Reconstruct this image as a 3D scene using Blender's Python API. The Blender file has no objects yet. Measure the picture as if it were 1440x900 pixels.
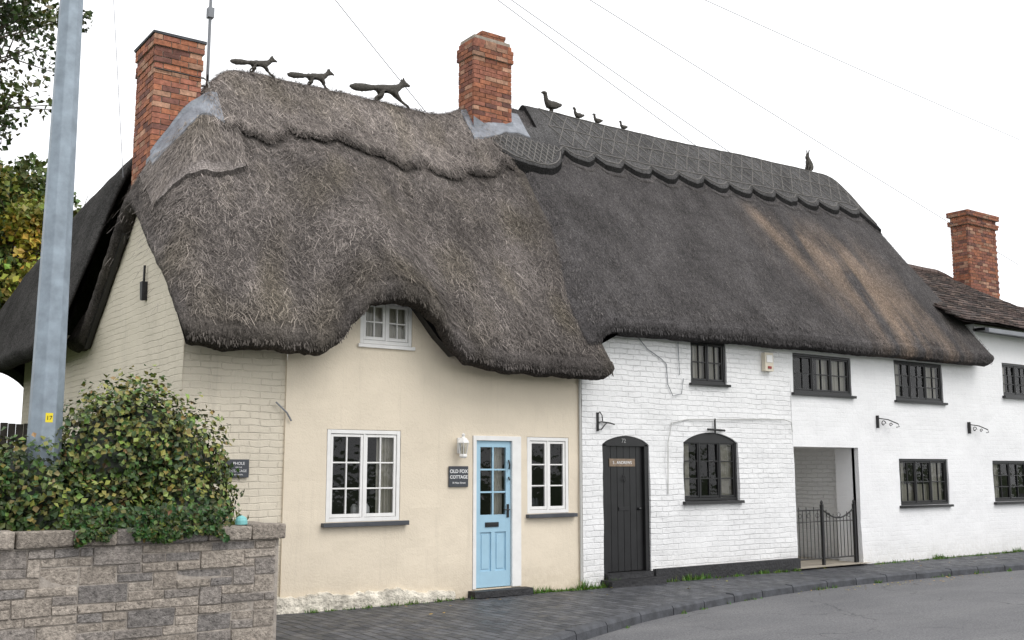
import bpy, math, random
from mathutils import Vector, noise, Matrix
random.seed(7)
R=random.random
def U(a,b): return a+(b-a)*random.random()
sc=bpy.context.scene
COL=sc.collection
def nz(x,y,z=0.0): return noise.noise(Vector((x,y,z)))
def lerp(a,b,t): return a+(b-a)*t
def sstep(a,b,x):
    t=max(0,min(1,(x-a)/(b-a))); return t*t*(3-2*t)
def smin(a,b,k):
    h=max(k-abs(a-b),0)/k; return min(a,b)-h*h*k/4
def interp(pts,x):
    if x<=pts[0][0]: return pts[0][1]
    for (a,b),(c,d) in zip(pts,pts[1:]):
        if x<=c:
            t=(x-a)/(c-a); t=t*t*(3-2*t)*.5+t*.5; return b+(d-b)*t
    return pts[-1][1]

# ---------------------------------------------------------------- materials
def new_mat(name):
    m=bpy.data.materials.new(name); m.use_nodes=True
    nt=m.node_tree; b=nt.nodes['Principled BSDF']
    return m,nt,b
def N(nt,t,**kw):
    n=nt.nodes.new(t)
    for k,v in kw.items(): setattr(n,k,v)
    return n
def math_(nt,op,a,b=None,clamp=False):
    n=N(nt,'ShaderNodeMath',operation=op,use_clamp=clamp)
    for i,x in enumerate((a,b)):
        if x is None: continue
        if isinstance(x,(int,float)): n.inputs[i].default_value=x
        else: nt.links.new(x,n.inputs[i])
    return n.outputs[0]
def mixc(nt,fac,a,b,mode='MIX'):
    n=N(nt,'ShaderNodeMix',data_type='RGBA',blend_type=mode)
    for s,x in ((n.inputs[0],fac),(n.inputs[6],a),(n.inputs[7],b)):
        if isinstance(x,(int,float)): s.default_value=x
        elif isinstance(x,(tuple,list)): s.default_value=(x[0],x[1],x[2],1)
        else: nt.links.new(x,s)
    return n.outputs[2]
def noi(nt,vec,scale,detail=4,rough=.6):
    n=N(nt,'ShaderNodeTexNoise'); n.inputs['Scale'].default_value=scale; n.inputs['Detail'].default_value=detail; n.inputs['Roughness'].default_value=rough
    if vec is not None: nt.links.new(vec,n.inputs['Vector'])
    return n.outputs['Fac']
def ramp(nt,fac,a,b,ca=0,cb=1):
    n=N(nt,'ShaderNodeMapRange'); n.inputs[1].default_value=a; n.inputs[2].default_value=b; n.inputs[3].default_value=ca; n.inputs[4].default_value=cb
    nt.links.new(fac,n.inputs[0]); return n.outputs[0]
def bump(nt,b,h,strength,dist=.01,prev=None):
    n=N(nt,'ShaderNodeBump'); n.inputs['Strength'].default_value=strength; n.inputs['Distance'].default_value=dist
    nt.links.new(h,n.inputs['Height'])
    if prev is not None: nt.links.new(prev,n.inputs['Normal'])
    nt.links.new(n.outputs[0],b.inputs['Normal']); return n.outputs[0]
def coords(nt): return N(nt,'ShaderNodeTexCoord').outputs['Object']
def pmat(name,base,rough=.8,var=.2,scale=3,bs=.3,bscale=60,bd=.004,metal=0,attr=None,spec=None):
    m,nt,b=new_mat(name); co=coords(nt)
    f=noi(nt,co,scale,6); v=ramp(nt,f,.3,.7,1-var,1+var)
    if attr:
        a=N(nt,'ShaderNodeAttribute',attribute_name='Col').outputs['Color']; c=a
    else: c=(base[0],base[1],base[2])
    vc=N(nt,'ShaderNodeCombineColor')
    for i in range(3): nt.links.new(v,vc.inputs[i])
    c=mixc(nt,1.0,c,vc.outputs[0],'MULTIPLY')
    nt.links.new(c,b.inputs['Base Color'])
    b.inputs['Roughness'].default_value=rough; b.inputs['Metallic'].default_value=metal
    if spec is not None: b.inputs['Specular IOR Level'].default_value=spec
    if bs>0: bump(nt,b,noi(nt,co,bscale,4),bs,bd)
    return m
def wallmat(name,base,brick=0.0,lump=.5,dirt=(.35,.3,.22),dirtamt=.35,stain=.1,mort=.15):
    m,nt,b=new_mat(name); co=coords(nt)
    sep=N(nt,'ShaderNodeSeparateXYZ'); nt.links.new(co,sep.inputs[0])
    xy=math_(nt,'ADD',sep.outputs[0],sep.outputs[1])
    cmb=N(nt,'ShaderNodeCombineXYZ'); nt.links.new(xy,cmb.inputs[0]); nt.links.new(sep.outputs[2],cmb.inputs[1])
    n1=noi(nt,co,1.3,6,.65); n2=noi(nt,co,14,6,.7)
    c=mixc(nt,ramp(nt,n1,.35,.7,0,stain),base,tuple(x*.55 for x in base))
    # brighter re-painted / efflorescent patches
    c=mixc(nt,ramp(nt,noi(nt,co,.9,5,.6),.5,.62,0,.35),c,tuple(min(.88,x*1.12) for x in base))
    hz=ramp(nt,sep.outputs[2],0.0,0.75,1,0)
    d=math_(nt,'MULTIPLY',math_(nt,'POWER',hz,2.2),ramp(nt,n2,.35,.62,.25,1))
    d=math_(nt,'MULTIPLY',d,dirtamt*2,True)
    c=mixc(nt,d,c,dirt)
    mp=N(nt,'ShaderNodeMapping'); mp.inputs['Scale'].default_value=(9,9,.5); nt.links.new(co,mp.inputs[0])
    st=noi(nt,mp.outputs[0],1.0,5,.7)
    c=mixc(nt,ramp(nt,st,.56,.75,0,stain*1.6),c,tuple(x*.6 for x in base))
    c=mixc(nt,ramp(nt,noi(nt,co,30,3,.8),.66,.74,0,.35*(1 if brick else .3)),c,tuple(x*.62 for x in base))
    h=ramp(nt,noi(nt,co,55,4),0,1,0,.25)
    h=math_(nt,'ADD',h,math_(nt,'MULTIPLY',n2,lump))
    if brick>0:
        dn=N(nt,'ShaderNodeTexNoise'); dn.inputs['Scale'].default_value=4; dn.inputs['Detail'].default_value=4; nt.links.new(cmb.outputs[0],dn.inputs['Vector'])
        vm=N(nt,'ShaderNodeVectorMath',operation='MULTIPLY_ADD'); nt.links.new(dn.outputs['Color'],vm.inputs[0]); vm.inputs[1].default_value=(.07,.05,0); nt.links.new(cmb.outputs[0],vm.inputs[2])
        bt=N(nt,'ShaderNodeTexBrick'); nt.links.new(vm.outputs[0],bt.inputs['Vector'])
        bt.inputs['Scale'].default_value=1; bt.inputs['Brick Width'].default_value=.235; bt.inputs['Row Height'].default_value=.078; bt.inputs['Mortar Size'].default_value=.008; bt.inputs['Mortar Smooth'].default_value=.9
        bt.inputs['Color1'].default_value=(.7,.7,.7,1); bt.inputs['Color2'].default_value=(1,1,1,1)
        inv=math_(nt,'SUBTRACT',1.0,bt.outputs['Fac'])
        bh=N(nt,'ShaderNodeSeparateColor'); nt.links.new(bt.outputs['Color'],bh.inputs[0])
        patchy=ramp(nt,noi(nt,co,1.1,4),.36,.62,.25,1.1)
        h=math_(nt,'ADD',h,math_(nt,'MULTIPLY',math_(nt,'MULTIPLY',math_(nt,'MULTIPLY',inv,bh.outputs[0]),brick),patchy))
        dirtm=math_(nt,'MULTIPLY',bt.outputs['Fac'],ramp(nt,noi(nt,co,3.0,6,.7),.48,.68,0,mort))
        c=mixc(nt,dirtm,c,tuple(x*.5 for x in base))
    nt.links.new(c,b.inputs['Base Color']); b.inputs['Roughness'].default_value=.75
    b.inputs['Specular IOR Level'].default_value=.25
    bump(nt,b,h,.8,.016)
    return m
M={}
M['cream']=wallmat('cream_render',(.765,.675,.54),0,.4,(.46,.37,.25),.25,.15)
M['creambrick']=wallmat('cream_painted_brick',(.70,.635,.52),.95,.6,(.4,.33,.23),.3,.18,.18)
M['white']=wallmat('white_painted_brick',(.85,.85,.85),1.2,1.0,(.5,.46,.4),.25,.08,.25)
M['whiterender']=wallmat('white_render',(.85,.85,.855),.14,.6,(.55,.52,.46),.25,.06,.04)
M['roughwhite']=pmat('rough_plinth',(.70,.65,.55),.85,.45,7,1.0,18,.05)
M['whitewood']=pmat('white_painted_wood',(.82,.81,.79),.4,.06,6,.15,90,.002)
M['black']=pmat('black_paint',(.012,.012,.013),.35,.3,6,.25,80,.003)
M['blackwall']=pmat('black_plinth',(.02,.02,.022),.6,.4,8,.8,30,.02)
M['blue']=pmat('blue_paint',(.35,.55,.68),.4,.05,5,.15,90,.002)
M['iron']=pmat('black_iron',(.012,.012,.013),.5,.3,20,.3,120,.002)
M['lead']=pmat('lead_flashing',(.22,.235,.265),.5,.35,6,.7,14,.02,.1)
M['straw']=pmat('weathered_straw',(.085,.078,.068),.95,.5,45,1.0,160,.012)
M['spar']=pmat('hazel_spar',(.17,.16,.15),.9,.3,20,.3,100,.003)
M['mortar']=pmat('mortar',(.33,.28,.23),.95,.25,14,.8,60,.01)
M['stonemortar']=pmat('stone_mortar',(.36,.32,.28),.95,.3,14,.8,60,.01)
M['brick']=pmat('red_brick',(.3,.12,.07),.9,.4,18,.8,90,.006,0,True)
M['stone']=pmat('wall_stone',(.3,.3,.3),.95,.5,30,1.0,55,.025,0,True)
M['sill']=pmat('slate_sill',(.06,.065,.075),.6,.2,8,.4,50,.004)
M['galv']=pmat('galvanised_steel',(.27,.32,.37),.5,.22,7,.2,40,.002,.3)
M['leaf']=pmat('leaves',(.1,.1,.1),.42,.1,3,0,1,0,0,True,.4)
M['bark']=pmat('bark',(.12,.10,.08),.95,.3,8,1,20,.03)
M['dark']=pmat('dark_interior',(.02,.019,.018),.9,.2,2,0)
M['curtain']=pmat('curtain',(.62,.58,.50),.9,.1,4,.2,50,.003)
M['soil']=pmat('garden_soil',(.10,.08,.055),.95,.4,4,1,20,.04)
M['concrete']=pmat('concrete',(.36,.32,.26),.9,.2,6,.5,60,.006)
M['plaque']=pmat('grey_plaque',(.05,.055,.065),.5,.1,8,0)
M['brownplaque']=pmat('brown_plaque',(.22,.16,.11),.6,.3,20,.2)
M['letter']=pmat('white_letters',(.8,.8,.8),.5,.02,3,0)
M['greyletter']=pmat('grey_letters',(.35,.35,.35),.5,.02,3,0)
M['yellow']=pmat('yellow_sticker',(.85,.68,.02),.5,.03,3,0)
M['tilem']=pmat('clay_tile',(.15,.09,.08),.9,.45,15,.8,70,.01,0,True)
M['cable']=pmat('grey_cable',(.22,.23,.25),.6,.1,3,0)
M['whitecable']=pmat('pale_cable',(.5,.5,.48),.6,.1,3,0)
M['box']=pmat('alarm_cream',(.68,.62,.5),.5,.05,3,0)
M['red']=pmat('red_plastic',(.3,.03,.03),.5,.05,3,0)
M['teal']=pmat('teal_plastic',(.2,.5,.5),.4,.05,3,0)
M['fence']=pmat('fence_wood',(.05,.045,.04),.9,.3,8,.6,30,.01)
m,nt,b=new_mat('window_glass'); nt.nodes.remove(b)
out=nt.nodes['Material Output']; tr=N(nt,'ShaderNodeBsdfTransparent'); tr.inputs[0].default_value=(.86,.88,.89,1)
gl=N(nt,'ShaderNodeBsdfGlossy'); gl.inputs['Roughness'].default_value=.03
fr=N(nt,'ShaderNodeFresnel'); fr.inputs[0].default_value=1.5
bp=N(nt,'ShaderNodeBump'); bp.inputs['Strength'].default_value=.2; bp.inputs['Distance'].default_value=.02
nt.links.new(noi(nt,coords(nt),6,2),bp.inputs['Height']); nt.links.new(bp.outputs[0],gl.inputs['Normal'])
mx=N(nt,'ShaderNodeMixShader'); nt.links.new(fr.outputs[0],mx.inputs[0]); nt.links.new(tr.outputs[0],mx.inputs[1]); nt.links.new(gl.outputs[0],mx.inputs[2]); nt.links.new(mx.outputs[0],out.inputs[0])
M['glass']=m
def thatchmat(name,contrast):
    m,nt,b=new_mat(name); co=coords(nt)
    a=N(nt,'ShaderNodeAttribute',attribute_name='Col').outputs['Color']
    mp=N(nt,'ShaderNodeMapping'); mp.inputs['Scale'].default_value=(60,9,9); nt.links.new(co,mp.inputs[0])
    s1=noi(nt,mp.outputs[0],1.0,6,.75); s2=noi(nt,co,42,5,.8); s3=noi(nt,co,1.6,6,.7)
    v=math_(nt,'MULTIPLY',ramp(nt,s1,.3,.7,1-contrast,1+contrast),ramp(nt,s2,.32,.68,.25,1.75))
    v=math_(nt,'MULTIPLY',v,ramp(nt,s3,.3,.7,.65,1.35))
    vc=N(nt,'ShaderNodeCombineColor')
    for i in range(3): nt.links.new(v,vc.inputs[i])
    nt.links.new(mixc(nt,1.0,a,vc.outputs[0],'MULTIPLY'),b.inputs['Base Color'])
    b.inputs['Roughness'].default_value=.95; b.inputs['Specular IOR Level'].default_value=.1
    bump(nt,b,math_(nt,'ADD',s1,s2),1.0,.03)
    return m
M['thatch']=thatchmat('thatch',.45)
M['strand']=pmat('straw_strands',(.2,.2,.2),.9,.2,6,0,1,0,0,True,.1)
m,nt,b=new_mat('asphalt'); co=coords(nt)
c=mixc(nt,ramp(nt,noi(nt,co,.5,5),.35,.65),(.105,.106,.113),(.15,.15,.156))
mp=N(nt,'ShaderNodeMapping'); mp.inputs['Scale'].default_value=(.25,2.2,1); nt.links.new(co,mp.inputs[0])
c=mixc(nt,ramp(nt,noi(nt,mp.outputs[0],1,5,.65),.45,.65,0,.45),c,(.19,.19,.19))
c=mixc(nt,ramp(nt,noi(nt,co,50,2,.8),.52,.68,0,.6),c,(.34,.33,.32))
c=mixc(nt,ramp(nt,noi(nt,co,38,2,.8),.52,.66,0,.6),c,(.045,.045,.05))
vo=N(nt,'ShaderNodeTexVoronoi',feature='DISTANCE_TO_EDGE'); vo.inputs['Scale'].default_value=.55
dn=N(nt,'ShaderNodeTexNoise'); dn.inputs['Scale'].default_value=2.5; dn.inputs['Detail'].default_value=6; nt.links.new(co,dn.inputs['Vector'])
vm=N(nt,'ShaderNodeVectorMath',operation='MULTIPLY_ADD'); nt.links.new(dn.outputs['Color'],vm.inputs[0]); vm.inputs[1].default_value=(.7,.7,0); nt.links.new(co,vm.inputs[2]); nt.links.new(vm.outputs[0],vo.inputs['Vector'])
c=mixc(nt,math_(nt,'MULTIPLY',ramp(nt,vo.outputs['Distance'],.0,.014,1,0),ramp(nt,noi(nt,co,.6,3),.47,.57,0,.8)),c,(.045,.045,.048))
nt.links.new(c,b.inputs['Base Color']); b.inputs['Roughness'].default_value=.85
bump(nt,b,noi(nt,co,90,3,.8),.9,.01); M['asphalt']=m
m,nt,b=new_mat('blue_brick_paving'); co=coords(nt)
dn=N(nt,'ShaderNodeTexNoise'); dn.inputs['Scale'].default_value=1.5; nt.links.new(co,dn.inputs['Vector'])
vm=N(nt,'ShaderNodeVectorMath',operation='MULTIPLY_ADD'); nt.links.new(dn.outputs['Color'],vm.inputs[0]); vm.inputs[1].default_value=(.12,.12,0); nt.links.new(co,vm.inputs[2])
bt=N(nt,'ShaderNodeTexBrick'); mp=N(nt,'ShaderNodeMapping'); mp.inputs['Rotation'].default_value=(0,0,math.radians(90)); nt.links.new(vm.outputs[0],mp.inputs[0]); nt.links.new(mp.outputs[0],bt.inputs['Vector'])
bt.inputs['Scale'].default_value=1; bt.inputs['Brick Width'].default_value=.24; bt.inputs['Row Height'].default_value=.12; bt.inputs['Mortar Size'].default_value=.010; bt.inputs['Mortar Smooth'].default_value=.4
bt.inputs['Color1'].default_value=(.030,.033,.041,1); bt.inputs['Color2'].default_value=(.09,.093,.105,1); bt.inputs['Mortar'].default_value=(.010,.012,.010,1)
c=mixc(nt,ramp(nt,noi(nt,co,2.2,5),.42,.7,0,.4),bt.outputs['Color'],(.11,.11,.112))
c=mixc(nt,ramp(nt,noi(nt,co,9,5,.7),.58,.72,0,.7),c,(.05,.06,.03))
nt.links.new(c,b.inputs['Base Color']); nt.links.new(ramp(nt,noi(nt,co,5,4),.3,.7,.4,.8),b.inputs['Roughness'])
h=math_(nt,'ADD',math_(nt,'SUBTRACT',1.0,bt.outputs['Fac']),math_(nt,'MULTIPLY',noi(nt,co,12,4),1.2))
bump(nt,b,h,.9,.016); M['paving']=m
M['kerb']=pmat('kerb_stone',(.055,.058,.066),.7,.45,7,.7,40,.01)
m,nt,b=new_mat('grass'); co=coords(nt)
nt.links.new(mixc(nt,noi(nt,co,3,6),(.03,.06,.015),(.08,.11,.03)),b.inputs['Base Color']); b.inputs['Roughness'].default_value=.9; M['grass']=m

# ---------------------------------------------------------------- mesh builder
class B:
    def __init__(s): s.v=[];s.f=[];s.m=[];s.c=[];s.mats=[]
    def mi(s,k):
        if k not in s.mats: s.mats.append(k)
        return s.mats.index(k)
    def addv(s,p,c=(.5,.5,.5)): s.v.append(tuple(p)); s.c.append(c); return len(s.v)-1
    def face(s,idx,k): s.f.append(idx); s.m.append(s.mi(k))
    def poly(s,pts,k,c=(.5,.5,.5)):
        s.face([s.addv(p,c) for p in pts],k)
    def box(s,x0,x1,y0,y1,z0,z1,k,c=(.5,.5,.5),j=0):
        p=[(x,y,z) for x in(x0,x1) for y in(y0,y1) for z in(z0,z1)]
        if j: p=[(a+U(-j,j),b_+U(-j,j),d+U(-j,j)) for a,b_,d in p]
        i=[s.addv(q,c) for q in p]
        for f in((0,1,3,2),(4,6,7,5),(0,4,5,1),(2,3,7,6),(0,2,6,4),(1,5,7,3)): s.face([i[t] for t in f],k)
    def tube(s,pts,r,k,n=6,c=(.5,.5,.5),cap=True):
        pts=[Vector(p) for p in pts]; rings=[]
        for i,p in enumerate(pts):
            d=(pts[min(i+1,len(pts)-1)]-pts[max(i-1,0)]).normalized()
            a=d.cross(Vector((0,0,1)) if abs(d.z)<.9 else Vector((0,1,0))).normalized(); b_=d.cross(a)
            rr=r[i] if isinstance(r,(list,tuple)) else r
            rings.append([s.addv(p+(a*math.cos(t)+b_*math.sin(t))*rr,c) for t in [2*math.pi*q/n for q in range(n)]])
        for A,Bq in zip(rings,rings[1:]):
            for q in range(n): s.face([A[q],A[(q+1)%n],Bq[(q+1)%n],Bq[q]],k)
        if cap: s.face(rings[0][::-1],k); s.face(rings[-1],k)
    def lathe(s,cx,cy,prof,k,n=8,rot=0,c=(.5,.5,.5)):
        rings=[[s.addv((cx+r*math.cos(rot+2*math.pi*q/n),cy+r*math.sin(rot+2*math.pi*q/n),z),c) for q in range(n)] for r,z in prof]
        for A,Bq in zip(rings,rings[1:]):
            for q in range(n): s.face([A[q],A[(q+1)%n],Bq[(q+1)%n],Bq[q]],k)
        s.face(rings[0][::-1],k); s.face(rings[-1],k)
    def obj(s,name,parent=None,smooth=False,bevel=0,fixn=True):
        me=bpy.data.meshes.new(name); me.from_pydata(s.v,[],s.f)
        for k in s.mats: me.materials.append(M[k])
        me.polygons.foreach_set('material_index',s.m)
        if smooth: me.polygons.foreach_set('use_smooth',[True]*len(s.f))
        at=me.color_attributes.new('Col','FLOAT_COLOR','POINT')
        fl=[]
        for c in s.c: fl.extend((c[0],c[1],c[2],1))
        at.data.foreach_set('color',fl)
        me.update()
        if fixn:
            import bmesh
            bm=bmesh.new(); bm.from_mesh(me); bmesh.ops.recalc_face_normals(bm,faces=bm.faces); bm.to_mesh(me); bm.free()
        o=bpy.data.objects.new(name,me); COL.objects.link(o)
        if parent: o.parent=parent
        if bevel:
            md=o.modifiers.new('bevel','BEVEL'); md.width=bevel; md.segments=2; md.limit_method='ANGLE'
        return o
def empty(name):
    o=bpy.data.objects.new(name,None); COL.objects.link(o); return o
def text(s,x,y,z,size,mat,parent,name='lettering',align='CENTER',bold=0.0,rot=(90,0,0)):
    c=bpy.data.curves.new(name,'FONT'); c.body=s; c.size=size; c.align_x=align; c.extrude=.0015; c.offset=bold
    c.materials.append(M[mat]); o=bpy.data.objects.new(name,c); COL.objects.link(o)
    o.location=(x,y,z); o.rotation_euler=[math.radians(r) for r in rot]
    if parent: o.parent=parent
    return o

# ---------------------------------------------------------------- walls
def wn(u,z): return .012*nz(u*1.1,z*1.1,3.1)+.006*nz(u*4,z*4,9.2)
def wall(b,u0,u1,z0,z1,ops,y,k,reveal=.12,amp=1.0,top=None,step=.12):
    us={u0,u1}; zs={z0,z1}
    for o in ops: us|={o[0],o[1]}; zs|={o[2],o[3]}
    def dens(s):
        s=sorted(s); r=[s[0]]
        for a in s[1:]:
            n=max(1,int(math.ceil((a-r[-1])/step))); a0=r[-1]
            for i in range(1,n+1): r.append(a0+(a-a0)*i/n)
        return r
    us=dens({x for x in us if u0<=x<=u1}); zs=dens({x for x in zs if z0<=x<=z1})
    idx={}
    def vi(i,j):
        if (i,j) not in idx: idx[(i,j)]=b.addv((us[i],y+amp*wn(us[i],zs[j]),zs[j]))
        return idx[(i,j)]
    for i in range(len(us)-1):
        for j in range(len(zs)-1):
            cu=(us[i]+us[i+1])/2; cz=(zs[j]+zs[j+1])/2
            if any(o[0]<cu<o[1] and o[2]<cz<o[3] for o in ops): continue
            if top and cz>top(cu): continue
            b.face([vi(i,j),vi(i+1,j),vi(i+1,j+1),vi(i,j+1)],k)
    for o in ops:
        a,c,d,e=o[:4]
        uu=[x for x in us if a-1e-6<=x<=c+1e-6]; zz=[x for x in zs if d-1e-6<=x<=e+1e-6]
        for z in (d,e):
            for p,q in zip(uu,uu[1:]): b.poly([(p,y+amp*wn(p,z),z),(q,y+amp*wn(q,z),z),(q,y+reveal,z),(p,y+reveal,z)],k)
        for x in (a,c):
            for p,q in zip(zz,zz[1:]): b.poly([(x,y+amp*wn(x,p),p),(x,y+amp*wn(x,q),q),(x,y+reveal,q),(x,y+reveal,p)],k)
def arch_fill(b,a,c,spring,crown,y,k,reveal,amp=1.0):
    n=12; prev=None
    for i in range(n+1):
        t=i/n; x=lerp(a,c,t); z=spring+(crown-.004-spring)*abs(math.sin(math.pi*t))**.75
        cur=[(x,y+amp*wn(x,crown),crown),(x,y+amp*wn(x,z),z),(x,y+reveal,z)]
        if prev:
            b.poly([prev[1],cur[1],cur[0],prev[0]],k); b.poly([prev[1],prev[2],cur[2],cur[1]],k)
        prev=cur

def window(parent,u0,u1,z0,z1,y,k,cas,rows,curt='',bar=.018,fr=.045,depth=.06,name='window',st=.032):
    b=B(); g=B()
    b.box(u0,u0+fr,y,y+depth,z0,z1,k); b.box(u1-fr,u1,y,y+depth,z0,z1,k)
    b.box(u0+fr,u1-fr,y,y+depth,z0,z0+fr,k)
    b.box(u0+fr,u1-fr,y,y+depth,z1-fr,z1,k)
    tot=sum(c[0] for c in cas); x=u0+fr; W=u1-u0-2*fr
    for n,(w,cols) in enumerate(cas):
        x1=x+W*w/tot; a=x+(.006 if n==0 else .014); c=x1-(.006 if n==len(cas)-1 else .014)
        if n<len(cas)-1: b.box(x1-.012,x1+.012,y+.004,y+depth-.004,z0+fr,z1-fr,k)
        s=st; zb=z0+fr+.005; zt=z1-fr-.005; ya=y+.012; yb=y+depth-.01
        b.box(a,a+s,ya,yb,zb,zt,k); b.box(c-s,c,ya,yb,zb,zt,k)
        b.box(a+s,c-s,ya,yb,zb,zb+s*1.25,k); b.box(a+s,c-s,ya,yb,zt-s,zt,k)
        for q in range(1,cols):
            xx=lerp(a+s,c-s,q/cols); b.box(xx-bar/2,xx+bar/2,ya+.004,yb-.004,zb+s*1.25,zt-s,k)
        for q in range(1,rows):
            zz=lerp(zb+s,zt-s,q/rows); b.box(a+s,c-s,ya+.006,yb-.006,zz-bar/2,zz+bar/2,k)
        for ci in range(cols):
            for ri in range(rows):
                xa=lerp(a+s,c-s,ci/cols);xb=lerp(a+s,c-s,(ci+1)/cols);za=lerp(zb+s,zt-s,ri/rows);zc=lerp(zb+s,zt-s,(ri+1)/rows)
                t1=U(-.005,.005);t2=U(-.005,.005);t3=U(-.004,.004); ym=y+.034
                g.poly([(xa,ym+t1,za),(xb,ym+t2,za),(xb,ym+t2+t3,zc),(xa,ym+t1+t3,zc)],'glass')
        x=x1
    b.obj(name,parent,bevel=.003); g.obj(name+'_glass',parent,fixn=False)
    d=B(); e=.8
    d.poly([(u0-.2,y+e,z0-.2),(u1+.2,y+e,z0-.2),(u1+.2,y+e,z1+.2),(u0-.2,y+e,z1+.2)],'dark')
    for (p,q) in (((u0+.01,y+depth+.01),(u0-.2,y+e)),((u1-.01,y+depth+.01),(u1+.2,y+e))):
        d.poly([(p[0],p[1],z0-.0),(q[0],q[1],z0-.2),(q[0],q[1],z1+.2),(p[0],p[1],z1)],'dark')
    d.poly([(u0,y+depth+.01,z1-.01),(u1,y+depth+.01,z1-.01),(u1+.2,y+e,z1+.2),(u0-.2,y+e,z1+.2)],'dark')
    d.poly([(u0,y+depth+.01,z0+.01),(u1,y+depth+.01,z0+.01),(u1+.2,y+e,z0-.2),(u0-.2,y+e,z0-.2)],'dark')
    def curtain(a,c,za,zb_):
        n=int((c-a)/.012)+2; pr=None; ph=U(0,6)
        for i in range(n+1):
            x=lerp(a,c,i/n); yy=y+depth+.05+.018*math.sin(ph+x*95+2*math.sin(x*23))
            if pr: d.poly([(pr[0],pr[1],za),(x,yy,za),(x,yy,zb_),(pr[0],pr[1],zb_)],'curtain')
            pr=(x,yy)
    w=u1-u0
    if 'r' in curt: curtain(u1-w*.27,u1-.02,z0,z1)
    if 'l' in curt: curtain(u0+.02,u0+w*.2,z0,z1)
    if 'm' in curt: curtain(u0+w*.50,u0+w*.68,z0,z1)
    if 'f' in curt: curtain(u0+.02,u1-.02,z0,z1)
    if 'h' in curt: curtain(u0+.02,u1-.02,z0,z0+(z1-z0)*.45)
    if 'o' in curt:
        for q in range(3):
            x=U(u0+.15,u1-.3); s=U(.03,.05)
            d.lathe(x,y+depth+.1,[(s*.6,z0+.05),(s,z0+.1),(s*.9,z0+.16),(s*.4,z0+.2)],random.choice(['box','plaque','whitewood']),8)
    d.obj(name+'_room',parent,fixn=False)

# ---------------------------------------------------------------- roofs
EC=[(-1.45,2.99),(-.96,2.91),(-.23,2.94),(.24,2.94),(.46,3.07),(.68,3.36),(.91,3.58),(1.2,3.63),(1.49,3.60),(1.75,3.42),(2.01,3.08),(2.22,2.94),(2.66,2.90),(3.57,2.85),(4.6,2.86)]
ETH=.25
def hC(u,v):
    ze=interp(EC,u)+ETH; t=(v+.45)/2.85
    base=3.17+1.395*(v+.45)
    f=base+(ze-3.17)*max(0,1-t)**1.3
    r=7.15-1.36*(v-2.4)
    z=smin(f,r,.35)
    z+=.33*sstep(3.2,4.6,u)*sstep(.12,.5,t)*(1-sstep(1.25,1.6,t))
    hip=5.02+1.75*(u+1.35)-.8*max(0,min(2.0,abs(v-1.9))-.15)
    z=smin(z,hip,.45)
    z+=.035*nz(u*1.3,v*1.3,1)+.026*nz(u*4,v*4,5)+.014*nz(u*11,v*9,8)+.008*nz(u*23,v*19,12)
    return z
def hW(u,v):
    ze=3.77+.012*(u-4.4); t=(v+.3)/2.9
    f=ze+1.372*(v+.3); r=7.78-1.345*(v-2.6)
    z=smin(f,r,.3)
    tt=max(0,min(1,t if t<1 else 2-t))
    if u>13.2: z-=.36*(u-13.2)**2*tt
    z-=.30*(1-sstep(4.25,4.75,u))*1.0
    z-=.04*math.sin((u-4.5)*.55)*tt
    z+=.03*nz(u*.9,v*.9,21)+.011*nz(u*4,v*4,25)+.005*nz(u*14,v*9,28)
    return z
def hR(u,v):
    zt=interp([(3,6.1),(5.5,5.8),(8.0,5.2),(10.5,4.4),(12.5,3.8)],v)
    w=3.5+3.0*(u+1.75); e=zt+.2-1.3*(u+.7)
    return smin(smin(w,e,.4),zt+.1,.5)+.03*nz(u*2,v*2,4)
def scC(u): return 1.60-.12*abs(math.sin(math.pi*(u+.1)/.72))**.6+.06*nz(u*5,3)
def scW(u): return 1.90-.13*abs(math.sin(math.pi*(u-5.0)/.66))**.65+.015*nz(u*7,3)
CAPC=.10; CAPW=.10; WEND=14.28
def colC(u,v):
    g=.138+.05*nz(u*1.2,v*1.7,2)+.035*nz(u*5,v*3,4)
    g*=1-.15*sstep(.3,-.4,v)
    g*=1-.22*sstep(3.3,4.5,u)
    m=max(0,nz(u*2.1,v*1.6,31))*.5
    return (g*1.07*(1+.1*m),g*.95*(1+.05*m),g*(.89-.25*m))
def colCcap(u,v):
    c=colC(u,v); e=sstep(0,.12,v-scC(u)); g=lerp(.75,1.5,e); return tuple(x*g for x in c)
def colW(u,v):
    g=.094+.018*nz(u*1.0,v*1.5,2)+.016*nz(u*5,v*3,4)
    tt=(v+.3)/2.9
    cu=12.2-1.9*tt
    o=math.exp(-((u-cu)/(1.2))**2)*sstep(1.75,.9,v)*.9*max(0,min(1,.6+1.6*nz(u*2.5,v*.8,7)+.6*nz(u*9,v*3,3)))
    cu2=10.7-1.3*tt
    o2=math.exp(-((u-cu2)/.22)**2)*sstep(1.8,1.4,v)*sstep(.1,.9,v)*.8
    o=min(1,max(o,o2)); 
    return (lerp(g*1.02,.31,o*.8),lerp(g*.95,.235,o*.78),lerp(g*.95,.18,o*.75))
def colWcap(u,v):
    g=.125+.03*nz(u*3,v*3,2); e=sstep(0,.07,v-scW(u)); g*=lerp(.6,1.0,e); return (g,g*.97,g*.97)  # lower scallop edge darkened in colour as a painted edge shadow
def colR(u,v): 
    g=.065+.015*nz(u*3,v*2,4); return (g,g*.95,g*.92)
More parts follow.
